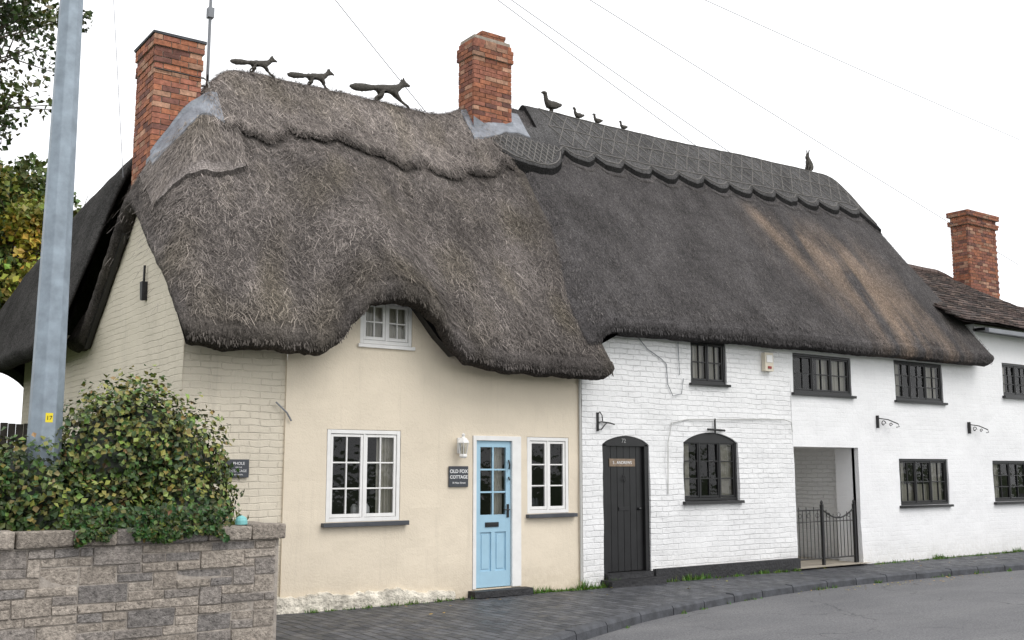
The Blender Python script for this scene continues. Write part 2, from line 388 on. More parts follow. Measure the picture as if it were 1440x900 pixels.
def thatch(b,h,ub,v0,v1,nu,nv,col,under=.27):
    vs=[lerp(v0,v1,j/nv) for j in range(nv+1)]
    grid=[]
    for j,v in enumerate(vs):
        a,c=ub(v); row=[]
        for i in range(nu+1):
            u=lerp(a,c,i/nu); de=min(u-a,c-u,v-v0,v1-v)
            z=h(u,v)-.06*math.exp(-(de/.08))
            row.append(b.addv((u,v,z),col(u,v)))
        grid.append(row)
    for j in range(nv):
        for i in range(nu): b.face([grid[j][i],grid[j][i+1],grid[j+1][i+1],grid[j+1][i]],'thatch')
    loop=[(grid[0][i],(0 if 0<i<nu else (-.7 if i==0 else .7),-1)) for i in range(nu+1)]
    loop+=[(grid[j][nu],(1,0)) for j in range(1,nv)]
    loop+=[(grid[nv][i],(0 if 0<i<nu else (-.7 if i==0 else .7),1)) for i in range(nu,-1,-1)]
    loop+=[(grid[j][0],(-1,0)) for j in range(nv-1,0,-1)]
    prev=[l[0] for l in loop]
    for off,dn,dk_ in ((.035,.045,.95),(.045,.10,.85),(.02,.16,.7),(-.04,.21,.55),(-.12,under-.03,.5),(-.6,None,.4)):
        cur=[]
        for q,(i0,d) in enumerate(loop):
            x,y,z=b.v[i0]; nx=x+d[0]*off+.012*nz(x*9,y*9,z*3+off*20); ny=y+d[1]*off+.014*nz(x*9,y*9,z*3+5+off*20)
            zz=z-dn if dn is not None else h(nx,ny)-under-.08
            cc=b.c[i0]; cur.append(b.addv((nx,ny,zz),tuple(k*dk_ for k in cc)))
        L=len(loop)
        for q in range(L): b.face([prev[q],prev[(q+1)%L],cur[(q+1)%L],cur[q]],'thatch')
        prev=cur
def strands(b,H,samp,n,col,L=(.10,.24),w=(.004,.009),spread=.25,lift=.02,bright=(.5,1.9)):
    for _ in range(n):
        u,v=samp()
        l=U(*L); ww=U(*w); e=.03
        z=H(u,v); gv=(H(u,v+e)-z)/e; gu=(H(u+e,v)-z)/e
        if abs(gv)>2.2: gv=1.4
        if abs(gu)>2.2: gu=0
        d=Vector((-gu,-gv,-(gu*gu+gv*gv)))
        if d.length<.05: d=Vector((U(-1,1),U(-1,1),0))
        d.normalize(); nrm=Vector((-gu,-gv,1)).normalized(); s=d.cross(nrm).normalized()
        d=(d+s*random.gauss(0,spread)).normalized(); s=d.cross(nrm).normalized()
        p=Vector((u,v,z))+nrm*U(-.004,.010); q=p+d*l+nrm*U(-.01,lift)
        g=U(*bright); g=g if R()<.88 else g*1.5; c=col(u,v); c=(c[0]*g,c[1]*g*.99,c[2]*g*.96)
        i=[b.addv(p-s*ww*.5,c),b.addv(p+s*ww*.5,c),b.addv(q+s*ww*.3,c),b.addv(q-s*ww*.3,c)]
        b.face(i,'strand')
def fringe(b,h,v0,ua,ub_,n,col):
    for _ in range(n):
        u=U(ua,ub_); z=h(u,v0)-.06-U(0,.17); p=Vector((u,v0-U(.0,.04),z)); d=Vector((random.gauss(0,.3),-U(0,.5),-1)).normalized()
        q=p+d*U(.02,.06); w=U(.004,.009); c=col(u,v0); g=U(.3,1.2); c=tuple(k*g for k in c)
        b.face([b.addv(p+Vector((-w,0,0)),c),b.addv(p+Vector((w,0,0)),c),b.addv(q+Vector((w*.5,0,0)),c),b.addv(q+Vector((-w*.5,0,0)),c)],'strand')
def patch(b,h,ua,ub_,vlow,vhigh,nu,nv,off,k,col,edge=.1):
    g=[]
    for i in range(nu+1):
        u=lerp(ua,ub_,i/nu); a=vlow(u); c=vhigh(u); row=[]
        for j in range(nv+1):
            v=lerp(a,c,j/nv); row.append(b.addv((u,v,h(u,v)+off),col(u,v)))
        g.append(row)
    for i in range(nu):
        for j in range(nv): b.face([g[i][j],g[i+1][j],g[i+1][j+1],g[i][j+1]],k)
    per=[g[i][0] for i in range(nu+1)]+[g[nu][j] for j in range(1,nv+1)]+[g[i][nv] for i in range(nu-1,-1,-1)]+[g[0][j] for j in range(nv-1,0,-1)]
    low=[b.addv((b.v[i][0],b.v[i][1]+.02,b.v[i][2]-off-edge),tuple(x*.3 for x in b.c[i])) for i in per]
    per2=[b.addv(b.v[i],tuple(x*.35 for x in b.c[i])) for i in per]  # skirt under the patch coloured dark, shadow painted into vertex colours
    L=len(per)
    for q in range(L): b.face([per2[q],per2[(q+1)%L],low[(q+1)%L],low[q]],k)

# ================================================================ CREAM COTTAGE
cc=empty('thatched_cottage')
b=B()
ops=[(.53,1.52,.99,2.07),(2.58,3.35,.10,2.03),(3.45,4.16,1.02,2.03),(.93,1.66,3.11,3.66)]
wall(b,0.0,4.38,0,3.85,ops,0,'cream',.10,1.2,top=lambda u: 3.84 if .62<u<1.9 else 3.3)
wall(b,-1.2,0.0,0,3.25,[],.025,'creambrick',.1,1.3)
b.poly([(0,-.002,0),(0,.05,0),(0,.05,3.25),(0,-.002,3.25)],'cream')
nv=50
for i in range(nv):
    v0=.02+5.3*i/nv; v1=.02+5.3*(i+1)/nv
    def tp(v): return max(3.2,min(hC(-1.2,v)-.16,5.3)) if v<4.2 else 3.5
    n=24
    for j in range(n):
        z00=tp(v0)*j/n;z01=tp(v0)*(j+1)/n;z10=tp(v1)*j/n;z11=tp(v1)*(j+1)/n
        f=lambda v,z:(-1.2+1.3*wn(v+20,z),v,z)
        b.poly([f(v0,z00),f(v1,z10),f(v1,z11),f(v0,z01)],'creambrick')
b.poly([(-1.2,5.32,0),(-.95,5.32,0),(-.95,5.32,3.6),(-1.2,5.32,3.6)],'creambrick')
b.poly([(-.95,5.32,0),(-.95,9.5,0),(-.95,9.5,3.6),(-.95,5.32,3.6)],'creambrick')
b.poly([(-.95,9.5,0),(3,9.5,0),(3,9.5,3.6),(-.95,9.5,3.6)],'creambrick')
b.poly([(3,9.5,0),(3,4.6,0),(3,4.6,3.6),(3,9.5,3.6)],'creambrick')
b.poly([(3,4.6,0),(4.4,4.6,0),(4.4,4.6,3.9),(3,4.6,3.9)],'creambrick')
pp=None
for i in range(121):
    u=lerp(-.3,2.3,i/120); z=.17+.06*nz(u*3,2)+.03*nz(u*13,2)-.07*sstep(1.2,2.3,u); y=-.05+.02*nz(u*5,7)+.012*nz(u*17,3)
    cur=[(u,y,-.01),(u,y-.006+.012*nz(u*21,5),z*.6),(u,y+.008,z),(u,.03,z+.02)]
    if pp:
        for k_ in range(3): b.poly([pp[k_],cur[k_],cur[k_+1],pp[k_+1]],'roughwhite')
    pp=cur
b.obj('walls',cc,smooth=False,fixn=False)
b=B()
b.box(.48,1.62,-.07,.04,.935,.985,'sill',j=.003); b.box(3.43,4.26,-.07,.04,.965,1.012,'sill',j=.003)
b.box(2.52,3.43,-.16,.02,0.0,.085,'blackwall',j=.004)
b.box(.90,1.69,-.035,.03,3.065,3.108,'whitewood')
b.obj('sills_and_step',cc,bevel=.004)
b=B()
def beam(b,p,q,hh,w,k):
    p=Vector(p);q=Vector(q)
    pts=[]
    for a in(p,q):
        for dx in(-w/2,w/2):
            for dz in(-hh/2,hh/2): pts.append(b.addv(a+Vector((dx,0,dz))))
    for f in((0,1,3,2),(4,6,7,5),(0,4,5,1),(2,3,7,6),(0,2,6,4),(1,5,7,3)): b.face([pts[t] for t in f],k)
def vg(v): return hC(-1.25,v)-.27
for a,c in ((-.1,.5),(.5,1.1),(1.1,1.62)): beam(b,(-1.25,a,vg(a)-.03),(-1.25,c,vg(c)-.03),.16,.06,'black')
for a,c in ((2.3,3.1),(3.1,3.9)): beam(b,(-1.26,a,vg(a)-.04),(-1.26,c,vg(c)-.04),.26,.06,'black')
bb=[(1.62,-.12,3.62),(1.95,-.14,3.24),(2.2,-.16,3.02)]
for p,q in zip(bb,bb[1:]):
    i=[b.addv(x) for x in (p,q,(q[0],.01,q[2]),(p[0],.01,p[2]),(p[0],p[1],p[2]+.1),(q[0],q[1],q[2]+.1),(q[0],.01,q[2]+.1),(p[0],.01,p[2]+.1))]
    for f in((0,1,2,3),(4,7,6,5),(0,4,5,1),(3,2,6,7),(0,3,7,4),(1,5,6,2)): b.face([i[t] for t in f],'black')
b.obj('bargeboards',cc)
window(cc,.535,1.515,.99,2.065,.0,'whitewood',[(1,2),(1,2)],3,'ro')
window(cc,3.455,4.155,1.02,2.025,.0,'whitewood',[(1,1),(1,1)],3,'lo')
window(cc,.935,1.655,3.115,3.66,.0,'whitewood',[(1,2),(1,2)],2,'f')
b=B(); g=B()
b.box(2.585,2.635,-.015,.08,.1,2.03,'whitewood'); b.box(3.2,3.345,-.015,.08,.1,2.03,'whitewood'); b.box(2.635,3.2,-.015,.08,1.97,2.03,'whitewood')
D0,D1=2.64,3.195; z0,z1=.11,1.965; yd=.02
s=.075
b.box(D0,D0+s,yd,yd+.045,z0,z1,'blue'); b.box(D1-s,D1,yd,yd+.045,z0,z1,'blue')
b.box(D0+s,D1-s,yd,yd+.045,z1-.08,z1,'blue'); b.box(D0+s,D1-s,yd,yd+.045,.93,1.02,'blue'); b.box(D0+s,D1-s,yd,yd+.045,.80,.93,'blue'); b.box(D0+s,D1-s,yd,yd+.045,z0,z0+.2,'blue')
xm=(D0+D1)/2
b.box(xm-.03,xm+.03,yd,yd+.045,z0+.2,.80,'blue')
for a,c in((D0+s,xm-.03),(xm+.03,D1-s)):
    b.box(a,c,yd+.02,yd+.04,z0+.2,.80,'blue'); b.box(a+.03,c-.03,yd+.01,yd+.022,z0+.23,.77,'blue')
b.box(xm-.012,xm+.012,yd+.004,yd+.04,1.02,z1-.08,'blue')
for q in range(1,3):
    z=lerp(1.02,z1-.08,q/3); b.box(D0+s,D1-s,yd+.006,yd+.038,z-.011,z+.011,'blue')
g.poly([(D0+s,yd+.02,1.02),(D1-s,yd+.02,1.02),(D1-s,yd+.02,z1-.08),(D0+s,yd+.02,z1-.08)],'glass')
b.box(2.79,3.0,yd-.012,yd,.865,.925,'iron'); b.box(2.81,2.98,yd-.018,yd-.012,.88,.91,'black')
b.box(3.13,3.165,yd-.012,yd,.98,1.15,'iron'); b.tube([(3.147,yd-.01,1.08),(3.147,yd-.05,1.08),(3.05,yd-.05,1.08)],.009,'iron')
b.tube([(3.15,yd-.02,1.72),(3.15,yd-.04,1.66),(3.15,yd-.03,1.60)],.012,'iron'); b.tube([(3.15,yd-.02,1.50),(3.15,yd-.04,1.46)],.012,'iron')
b.obj('front_door',cc,bevel=.003); g.obj('front_door_glass',cc,fixn=False)
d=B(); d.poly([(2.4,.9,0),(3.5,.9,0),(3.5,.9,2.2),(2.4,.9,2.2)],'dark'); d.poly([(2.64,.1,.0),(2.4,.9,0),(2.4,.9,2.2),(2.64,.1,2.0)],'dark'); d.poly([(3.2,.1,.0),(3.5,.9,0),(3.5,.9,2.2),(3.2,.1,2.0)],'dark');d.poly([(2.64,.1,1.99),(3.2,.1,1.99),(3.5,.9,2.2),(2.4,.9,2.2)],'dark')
pr=None
for i in range(40):
    x=lerp(2.95,3.13,i/39); yy=.14+.012*math.sin(x*110)
    if pr: d.poly([(pr[0],pr[1],1.0),(x,yy,1.0),(x,yy,1.9),(pr[0],pr[1],1.9)],'curtain')
    pr=(x,yy)
d.obj('hallway',cc,fixn=False)
b=B()
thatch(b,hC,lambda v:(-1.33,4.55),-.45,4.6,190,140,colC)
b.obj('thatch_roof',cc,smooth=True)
b=B()
thatch(b,hR,lambda v:(-1.75,1.8),3.6,12.5,34,70,colR)
b.obj('rear_wing_thatch',cc,smooth=True)
b=B()
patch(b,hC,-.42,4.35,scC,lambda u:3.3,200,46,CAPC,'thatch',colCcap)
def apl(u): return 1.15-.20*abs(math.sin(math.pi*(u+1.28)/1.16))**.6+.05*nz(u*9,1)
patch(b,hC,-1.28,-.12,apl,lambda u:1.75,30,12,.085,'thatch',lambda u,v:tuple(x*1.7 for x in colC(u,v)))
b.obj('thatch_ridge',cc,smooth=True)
def HC(u,v):
    z=hC(u,v)
    if -.42<u<4.35 and scC(u)<v<3.3: z+=CAPC
    return z
def cstr(u,v): return colCcap(u,v) if (v>scC(u)-.02 and u>-.42) else colC(u,v)
b=B()
strands(b,HC,lambda:(U(-1.30,4.45),-.42+2.9*R()),46000,cstr,(.03,.10),(.004,.009),1.0,.02,(.3,1.9))
strands(b,HC,lambda:(U(-1.30,4.45),-.42+2.9*R()),10000,cstr,(.08,.20),(.004,.008),.5,.03,(.5,2.5))
strands(b,HC,lambda:(U(-.42,4.3),U(1.5,2.5)),7000,cstr,(.10,.22),(.004,.008),.6,.04,(.5,1.8))
strands(b,lambda u,v:hC(u,v)+.085,lambda:(U(-1.25,-.12),U(1.12,1.7)),2500,cstr,(.08,.20),(.004,.009),.3,.03,(.9,2.6))
strands(b,hC,lambda:(-1.0+random.gauss(0,.2),U(0,2.3)),1800,colC,(.06,.16),(.004,.009),.5,.03,(.4,2.0))
fringe(b,hC,-.45,-1.33,4.55,4500,colC)
strands(b,lambda u,v:hC(u,v)+.07,lambda:((lambda u:(u,scC(u)+U(-.01,.04)))(U(-.42,4.3))),3500,lambda u,v:tuple(k*.8 for k in colC(u,v)),(.05,.12),(.004,.009),.5,.03,(.3,1.6))
b.obj('straw_strands',cc,fixn=False)
def bricks(b,x0,x1,y0,y1,z0,z1,h=.075,tone=1.0):
    b.box(x0+.012,x1-.012,y0+.012,y1-.012,z0,z1,'mortar')
    n=max(1,round((z1-z0)/h)); h=(z1-z0)/n
    for q in range(n):
        za=z0+q*h+.005; zb=z0+(q+1)*h-.005
        for side in range(4):
            a,c=(x0,x1) if side<2 else (y0+.055,y1-.055)
            x=a-((q+side)%2)*.112
            while x<c-.02:
                e=min(x+.213,c); s=max(x,a)
                if e-s>.03:
                    t=R(); col=(.40,.155,.085) if t<.40 else ((.33,.13,.085) if t<.68 else ((.20,.09,.07) if t<.86 else (.48,.27,.18)))
                    g=U(.75,1.15)*tone; col=tuple(k*g for k in col); j=U(-.003,.005)
                    if side==0: b.box(s,e,y0-j,y0+.05,za,zb,'brick',col,.0025)
                    elif side==1: b.box(s,e,y1-.05,y1+j,za,zb,'brick',col,.0025)
                    elif side==2: b.box(x0-j,x0+.05,s,e,za,zb,'brick',col,.0025)
                    else: b.box(x1-.05,x1+j,s,e,za,zb,'brick',col,.0025)
                x+=.225
b=B()
bricks(b,-1.14,-.53,1.80,2.58,4.7,6.78)
bricks(b,-1.155,-.515,1.785,2.595,6.78,6.93,tone=.85)
bricks(b,-1.14,-.53,1.80,2.58,6.93,7.0)
bricks(b,-1.165,-.505,1.775,2.605,7.0,7.15,tone=1.05)
b.box(-1.18,-.49,1.76,2.62,7.15,7.18,'kerb',j=.006)
b.obj('chimney',cc)
b=B()
patch(b,hC,-1.16,-.28,lambda u:1.58+.05*math.sin(u*9),lambda u:1.9,24,6,.12,'lead',lambda u,v:(.3,.3,.3),.02)
pr=None
for i in range(13):
    u=lerp(-1.15,-.50,i/12); zt=hC(u,1.8)+.19; cur=[(u,1.775,zt-.3),(u,1.775,zt),(u,1.798,zt)]
    if pr: b.poly([pr[0],cur[0],cur[1],pr[1]],'lead'); b.poly([pr[1],cur[1],cur[2],pr[2]],'lead')
    pr=cur
b.obj('lead_flashing',cc)
b=B()
bricks(b,3.96,4.70,2.08,2.53,6.3,8.18,tone=.84)
bricks(b,3.935,4.725,2.055,2.555,8.18,8.40,tone=.75)
bricks(b,3.96,4.70,2.08,2.53,8.40,8.48,tone=.9)
b.box(3.98,4.68,2.10,2.51,8.48,8.53,'mortar',j=.01)
bricks(b,4.15,4.62,2.13,2.48,8.53,8.66,tone=.75)
b.obj('chimney',cc)
b=B()
hh=lambda u,v: max(hC(u,v),hW(u,v) if u>4.3 else -9)
patch(b,hh,3.86,4.98,lambda u:1.93-.04*math.sin(u*5),lambda u:2.3,16,8,.14,'lead',lambda u,v:(.3,.3,.3),.04)
pr=None
for i in range(13):
    u=lerp(3.94,4.72,i/12); zt=7.02+.16*abs(i-5)/6+.0; cur=[(u,2.055,6.6),(u,2.055,zt),(u,2.078,zt)]
    if pr: b.poly([pr[0],cur[0],cur[1],pr[1]],'lead'); b.poly([pr[1],cur[1],cur[2],pr[2]],'lead')
    pr=cur
for i in range(3): b.box(4.70,4.722,2.1+i*.15,2.26+i*.15,6.9,7.45+.07*i,'lead',j=.006)
b.obj('lead_flashing',cc)

# ================================================================ WHITE COTTAGE
wc=empty('thatched_cottage')
b=B()
ops=[(4.76,5.65,.02,2.08),(6.34,7.54,1.13,2.16),(6.54,7.32,2.90,3.56)]
wall(b,4.38,8.84,0,3.85,ops,-.02,'white',.14,2.2,step=.09)
arch_fill(b,4.76,5.65,1.95,2.08,-.02,'white',.14,2.2); arch_fill(b,6.34,7.54,2.0,2.16,-.02,'white',.14,2.2)
b.poly([(4.38,-.03,0),(4.38,.03,0),(4.38,.03,3.85),(4.38,-.03,3.85)],'white')
b.poly([(8.84,-.02,0),(8.84,.04,0),(8.84,.04,3.85),(8.84,-.02,3.85)],'white')
ops=[(8.95,10.50,2.86,3.52),(8.90,10.60,-.0,1.97),(11.76,13.28,2.84,3.57),(11.77,13.28,.96,1.79)]
wall(b,8.84,14.5,0,3.85,ops,.015,'whiterender',.14,1.6)
P=5.0
def q4(pts,k): b.poly(pts,k)
q4([(8.90,.1,0),(8.90,P,0),(8.90,P,1.97),(8.90,.1,1.97)],'white')
q4([(10.6,.1,0),(10.6,.5,0),(10.6,.5,1.97),(10.6,.1,1.97)],'whiterender')
q4([(10.6,.5,0),(10.85,.5,0),(10.85,.5,1.97),(10.6,.5,1.97)],'whiterender')
q4([(10.85,.5,0),(10.85,P,0),(10.85,P,2.1),(10.85,.5,2.1)],'white')
q4([(8.90,.14,1.972),(10.85,.14,1.972),(10.85,P,1.972),(8.90,P,1.972)],'whiterender')
q4([(8.7,-.12,.03),(10.7,-.12,.03),(10.85,P,.03),(8.7,P,.03)],'concrete')
q4([(4.4,4.9,0),(8.9,4.9,0),(8.9,4.9,3.9),(4.4,4.9,3.9)],'white'); q4([(10.85,4.9,0),(14.5,4.9,0),(14.5,4.9,3.9),(10.85,4.9,3.9)],'white'); q4([(8.9,4.9,1.98),(10.85,4.9,1.98),(10.85,4.9,3.9),(8.9,4.9,3.9)],'white')
b.box(5.68,8.84,-.085,-.01,-.01,.19,'blackwall',j=.006)
b.box(4.70,5.72,-.25,.1,-.01,.09,'blackwall',j=.006); b.box(4.78,5.63,-.09,.1,.09,.17,'blackwall',j=.004)
b.obj('walls',wc,fixn=False)
b=B()
b.box(6.30,7.58,-.085,.04,1.085,1.13,'black',j=.003); b.box(6.5,7.36,-.075,.04,2.865,2.898,'black',j=.003)
b.box(8.90,10.55,-.045,.05,2.815,2.858,'black',j=.003); b.box(11.71,13.33,-.045,.05,2.80,2.838,'black',j=.003); b.box(11.72,13.33,-.045,.05,.915,.958,'black',j=.003)
b.obj('sills',wc,bevel=.003)
bk=dict(fr=.04,bar=.018,st=.022)
window(wc,6.545,7.315,2.905,3.555,.0,'black',[(1,2),(1,2)],2,'f',**bk)
window(wc,6.345,7.535,1.135,2.05,.02,'black',[(1,1),(1.3,2),(1,1)],3,'rl',**bk)
window(wc,8.955,10.495,2.865,3.515,.03,'black',[(1,2),(1,2),(1,2)],2,'rm',**bk)
window(wc,11.765,13.275,2.845,3.565,.03,'black',[(1,2),(1,2),(1,2)],3,'rl',**bk)
window(wc,11.775,13.275,.965,1.785,.03,'black',[(1,2),(1,2),(1,2)],2,'rlh',**bk)
b=B()
for (a,c,sp,cr,y) in ((6.345,7.535,2.0,2.155,.018),(4.765,5.645,1.93,2.075,.0)):
    pr=None
    for i in range(15):
        t=i/14; x=lerp(a,c,t); z=sp+(cr-sp)*abs(math.sin(math.pi*t))**.75
        cur=[(x,y,sp-.0),(x,y,z),(x,y+.08,z)]
        if pr: b.poly([pr[0],cur[0],cur[1],pr[1]],'black'); b.poly([pr[1],cur[1],cur[2],pr[2]],'black')
        pr=cur
b.obj('arched_heads',wc,fixn=False)
b=B()
b.box(4.765,4.84,.0,.1,.17,1.95,'black'); b.box(5.57,5.645,.0,.1,.17,1.95,'black')
x=4.842
for i in range(6):
    w=(5.568-4.842)/6; b.box(x+.003,x+w-.003,.05,.08,.18,1.945,'black',j=.001); x+=w
b.box(4.842,5.568,.065,.075,.18,1.945,'black')
b.box(4.93,5.42,.038,.05,1.64,1.75,'brownplaque'); b.box(5.1,5.3,.036,.05,1.02,1.07,'iron')
b.tube([(5.2,.045,1.52),(5.17,.02,1.46),(5.2,.02,1.42),(5.23,.02,1.46),(5.2,.045,1.52)],.008,'iron')
b.lathe(5.49,.03,[(.02,1.02),(.03,1.04),(.02,1.06)],'iron',8)
b.obj('front_door',wc,bevel=.003)
text('72',5.17,-.004,1.975,.085,'greyletter',wc,'house_number')
text('S . ANDREWS',5.175,.036,1.675,.06,'letter',wc,'plaque_lettering')
b=B()
def umax(v): return 14.47-.04*(v+.3)
thatch(b,hW,lambda v:(4.28+.10*max(0,v),umax(v)),-.3,5.4,190,110,colW)
b.obj('thatch_roof',wc,smooth=True)
b=B()
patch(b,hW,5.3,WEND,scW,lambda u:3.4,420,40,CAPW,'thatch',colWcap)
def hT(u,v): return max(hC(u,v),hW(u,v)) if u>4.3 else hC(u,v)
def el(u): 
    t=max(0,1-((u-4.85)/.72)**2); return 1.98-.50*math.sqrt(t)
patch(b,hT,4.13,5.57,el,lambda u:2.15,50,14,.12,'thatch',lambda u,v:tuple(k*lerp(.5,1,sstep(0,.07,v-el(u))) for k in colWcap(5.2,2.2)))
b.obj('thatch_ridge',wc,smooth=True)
b=B()
def onW(u,v,o=CAPW+.010): return (u,v,hW(u,v)+o)
def rod(f,u0,v0,u1,v1,n=4,r=.009,k='spar'): b.tube([f(lerp(u0,u1,i/n),lerp(v0,v1,i/n)) for i in range(n+1)],r,k,4,cap=False)
u=5.6
while u<WEND-.1:
    e=min(u+.30+U(-.02,.02),WEND); j=lambda:U(-.015,.015)
    rod(onW,u,1.98+j(),e,2.24+j()); rod(onW,u,2.24+j(),e,1.98+j()); rod(onW,u,2.25+j(),e,2.5+j()); rod(onW,u,2.5+j(),e,2.25+j())
    rod(onW,u,1.95,e,1.95+j()*.3,2,.011); rod(onW,u,2.25,e,2.25,2,.011); rod(onW,u,2.52,e,2.52,2,.011)
    u=e
u=5.32
while u<WEND-.1:
    b.tube([onW(u+.06*i,scW(u+.06*i)+.06) for i in range(3)],.010,'spar',4,cap=False)
    u+=.12
def onT(u,v): return (u,v,hT(u,v)+.13)
for i in range(11):
    a=4.25+i*.12
    for sg in (1,-1):
        pts=[]
        for q in range(9):
            uu=a+sg*.05*q; vv=1.90-.05*q
            if 4.15<uu<5.55 and vv>el(uu)+.05: pts.append(onT(uu,vv))
        if len(pts)>1: b.tube(pts,.009,'spar',4,cap=False)
b.tube([onT(4.2+.065*i,el(4.2+.065*i)+.05) for i in range(21)],.011,'spar',4,cap=False)
b.obj('ridge_spars',wc,fixn=False)
def HW(u,v):
    z=hW(u,v)
    if 5.3<u<WEND and scW(u)<v<3.4: z+=CAPW
    return z
b=B()
def sW():
    v=U(-.28,2.7); return (U(4.35+.1*max(0,v),umax(v)-.03),v)
def cw2(u,v): return colWcap(u,v) if (u>5.3 and v>scW(u)-.02) else colW(u,v)
strands(b,hW,lambda:(lambda p:(p[0],min(p[1],scW(p[0])-.03) if p[0]>5.3 else p[1]))(sW()),56000,colW,(.02,.07),(.004,.010),.35,.010,(.4,1.8))
strands(b,HW,lambda:(lambda u:(u,U(scW(u)+.02,2.7)))(U(5.35,WEND-.05)),9000,cw2,(.02,.06),(.004,.008),.5,.008,(.5,1.5))
fringe(b,hW,-.3,4.3,14.45,6500,colW)
b.obj('straw_strands',wc,fixn=False)
b=B()
b.tube([(5.45,-.05,3.5),(5.62,-.05,3.35),(5.9,-.05,3.22),(6.0,-.05,3.15),(6.02,-.05,2.85),(6.12,-.05,2.68),(6.3,-.05,2.72),(6.35,-.05,2.95)],.006,'cable')
b.tube([(5.98,-.05,1.25),(6.0,-.05,2.0),(6.08,-.05,2.28),(6.4,-.05,2.34),(7.0,-.05,2.36),(8.6,-.05,2.40),(8.78,-.05,2.36),(8.8,-.05,2.2)],.008,'whitecable')
b.tube([(6.25,-.05,3.5),(6.27,-.05,3.0)],.006,'cable')
b.tube([(4.345,-.03,0.1),(4.345,-.03,3.2)],.018,'whitecable',8)
b.obj('wall_cables',wc)

# ================================================================ TILED HOUSE
th=empty('tiled_roof_house')
b=B()
ops=[(15.47,17.0,3.07,3.74),(14.9,16.8,.97,1.77),(18.2,19.7,3.07,3.74),(18.2,19.8,.97,1.77)]
wall(b,14.5,24,0,4.45,ops,.05,'whiterender',.14,1.5,step=.2)
b.poly([(14.5,0.02,3.5),(14.5,5,3.5),(14.5,5,4.45),(14.5,0.02,4.45)],'whiterender')
b.poly([(24,.05,0),(24,6,0),(24,6,4.4),(24,.05,4.4)],'whiterender'); b.poly([(14.5,6,0),(24,6,0),(24,6,4.4),(14.5,6,4.4)],'whiterender')
b.box(15.42,17.05,-.02,.1,3.02,3.068,'black'); b.box(14.85,16.85,-.02,.1,.92,.968,'black')
b.obj('walls',th,fixn=False)
for w in ((15.475,16.995,3.075,3.735),(14.905,16.795,.975,1.765),(18.205,19.695,3.075,3.735),(18.205,19.795,.975,1.765)):
    window(th,*w,.07,'black',[(1,2),(1,2),(1,2)],3,'rl',**bk)
def hH(u,v):
    top=interp([(14,6.30),(18.0,6.30),(20.6,5.72),(26,5.70)],u)
    f=4.42+(top-4.42)*(v+.25)/3.25; r=top-(v-3)*.6
    return min(f,r)+.03*nz(u*1.1,v*1.1,3)
b=B(); g=.20
j=0; v=-.25
while v<3.0:
    u=13.75-(j%2)*.085; rowt=U(.8,1.15)
    while u<24.2:
        t=R(); col=(.115,.08,.07) if t<.5 else ((.07,.055,.05) if t<.8 else (.17,.125,.105)); k=U(.75,1.25)*rowt; col=tuple(x*k for x in col)
        w=.165; e=.03+U(0,.015)
        p=[(u,v,hH(u,v)+e+.02),(u+w,v,hH(u+w,v)+e+.02),(u+w,v+g+.02,hH(u+w,v+g+.02)+.004),(u,v+g+.02,hH(u,v+g+.02)+.004)]
        q=[(x,y,z-.03) for x,y,z in p]
        i=[b.addv(x,col) for x in p]+[b.addv(x,tuple(c_*.25 for c_ in col)) for x in q]
        for f in((0,1,2,3),(0,4,5,1),(1,5,6,2),(3,7,4,0)): b.face([i[t_] for t_ in f],'tilem')
        u+=.174
    v+=g*.72; j+=1
n=60
for i in range(n):
    a=lerp(13.75,24.2,i/n); c=lerp(13.75,24.2,(i+1)/n)
    b.poly([(a,3,hH(a,3)),(c,3,hH(c,3)),(c,6.3,hH(c,6.3)),(a,6.3,hH(a,6.3))],'tilem',(.1,.07,.06))
    b.poly([(a,-.2,hH(a,-.2)-.03),(c,-.2,hH(c,-.2)-.03),(c,3,hH(c,3)-.05),(a,3,hH(a,3)-.05)],'tilem',(.03,.02,.02))
u=13.75
while u<24.1:
    k=U(.8,1.2); b.tube([(u,3.0,hH(u,3)+.02),(u+.31,3.0,hH(u+.31,3)+.02)],.10,'tilem',8,(.12*k,.085*k,.075*k)); u+=.33
b.obj('tile_roof',th,fixn=False)
b=B(); b.box(14.5,24.1,-.28,-.2,4.26,4.34,'cable'); b.box(14.5,24.1,-.2,.06,4.30,4.36,'black'); b.obj('gutter',th)
b=B()
bricks(b,18.40,19.66,2.3,2.75,5.2,7.45,tone=.74); bricks(b,18.35,19.71,2.25,2.80,7.45,7.57,tone=.68); bricks(b,18.40,19.66,2.3,2.75,7.57,7.67,tone=.8); bricks(b,18.34,19.73,2.24,2.81,7.67,7.80,tone=.72)
b.obj('chimney',th)

# ================================================================ wall mounted things
o=empty('wall_lantern'); b=B()
b.lathe(2.365,-.11,[(.035,1.74),(.055,1.76),(.055,1.775),(.05,1.79)],'whitewood',6)
for q in range(6):
    a=2*math.pi*q/6; b.tube([(2.365+.045*math.cos(a),-.11+.045*math.sin(a),1.785),(2.365+.07*math.cos(a),-.11+.07*math.sin(a),1.93)],.006,'whitewood',4)
b.lathe(2.365,-.11,[(.085,1.93),(.08,1.945),(.045,1.99),(.02,2.0),(.02,2.02),(.028,2.035),(.005,2.055)],'whitewood',6)
b.box(2.34,2.39,-.02,.0,1.80,2.0,'whitewood'); b.tube([(2.365,-.01,1.96),(2.365,-.07,2.0),(2.365,-.11,2.0)],.01,'whitewood')
b.lathe(2.365,-.11,[(.012,1.79),(.022,1.83),(.02,1.88),(.008,1.9)],'box',8)
b.obj('lantern_frame',o)
g=B(); g.lathe(2.365,-.11,[(.042,1.79),(.064,1.928)],'glass',6); g.obj('lantern_glass',o)
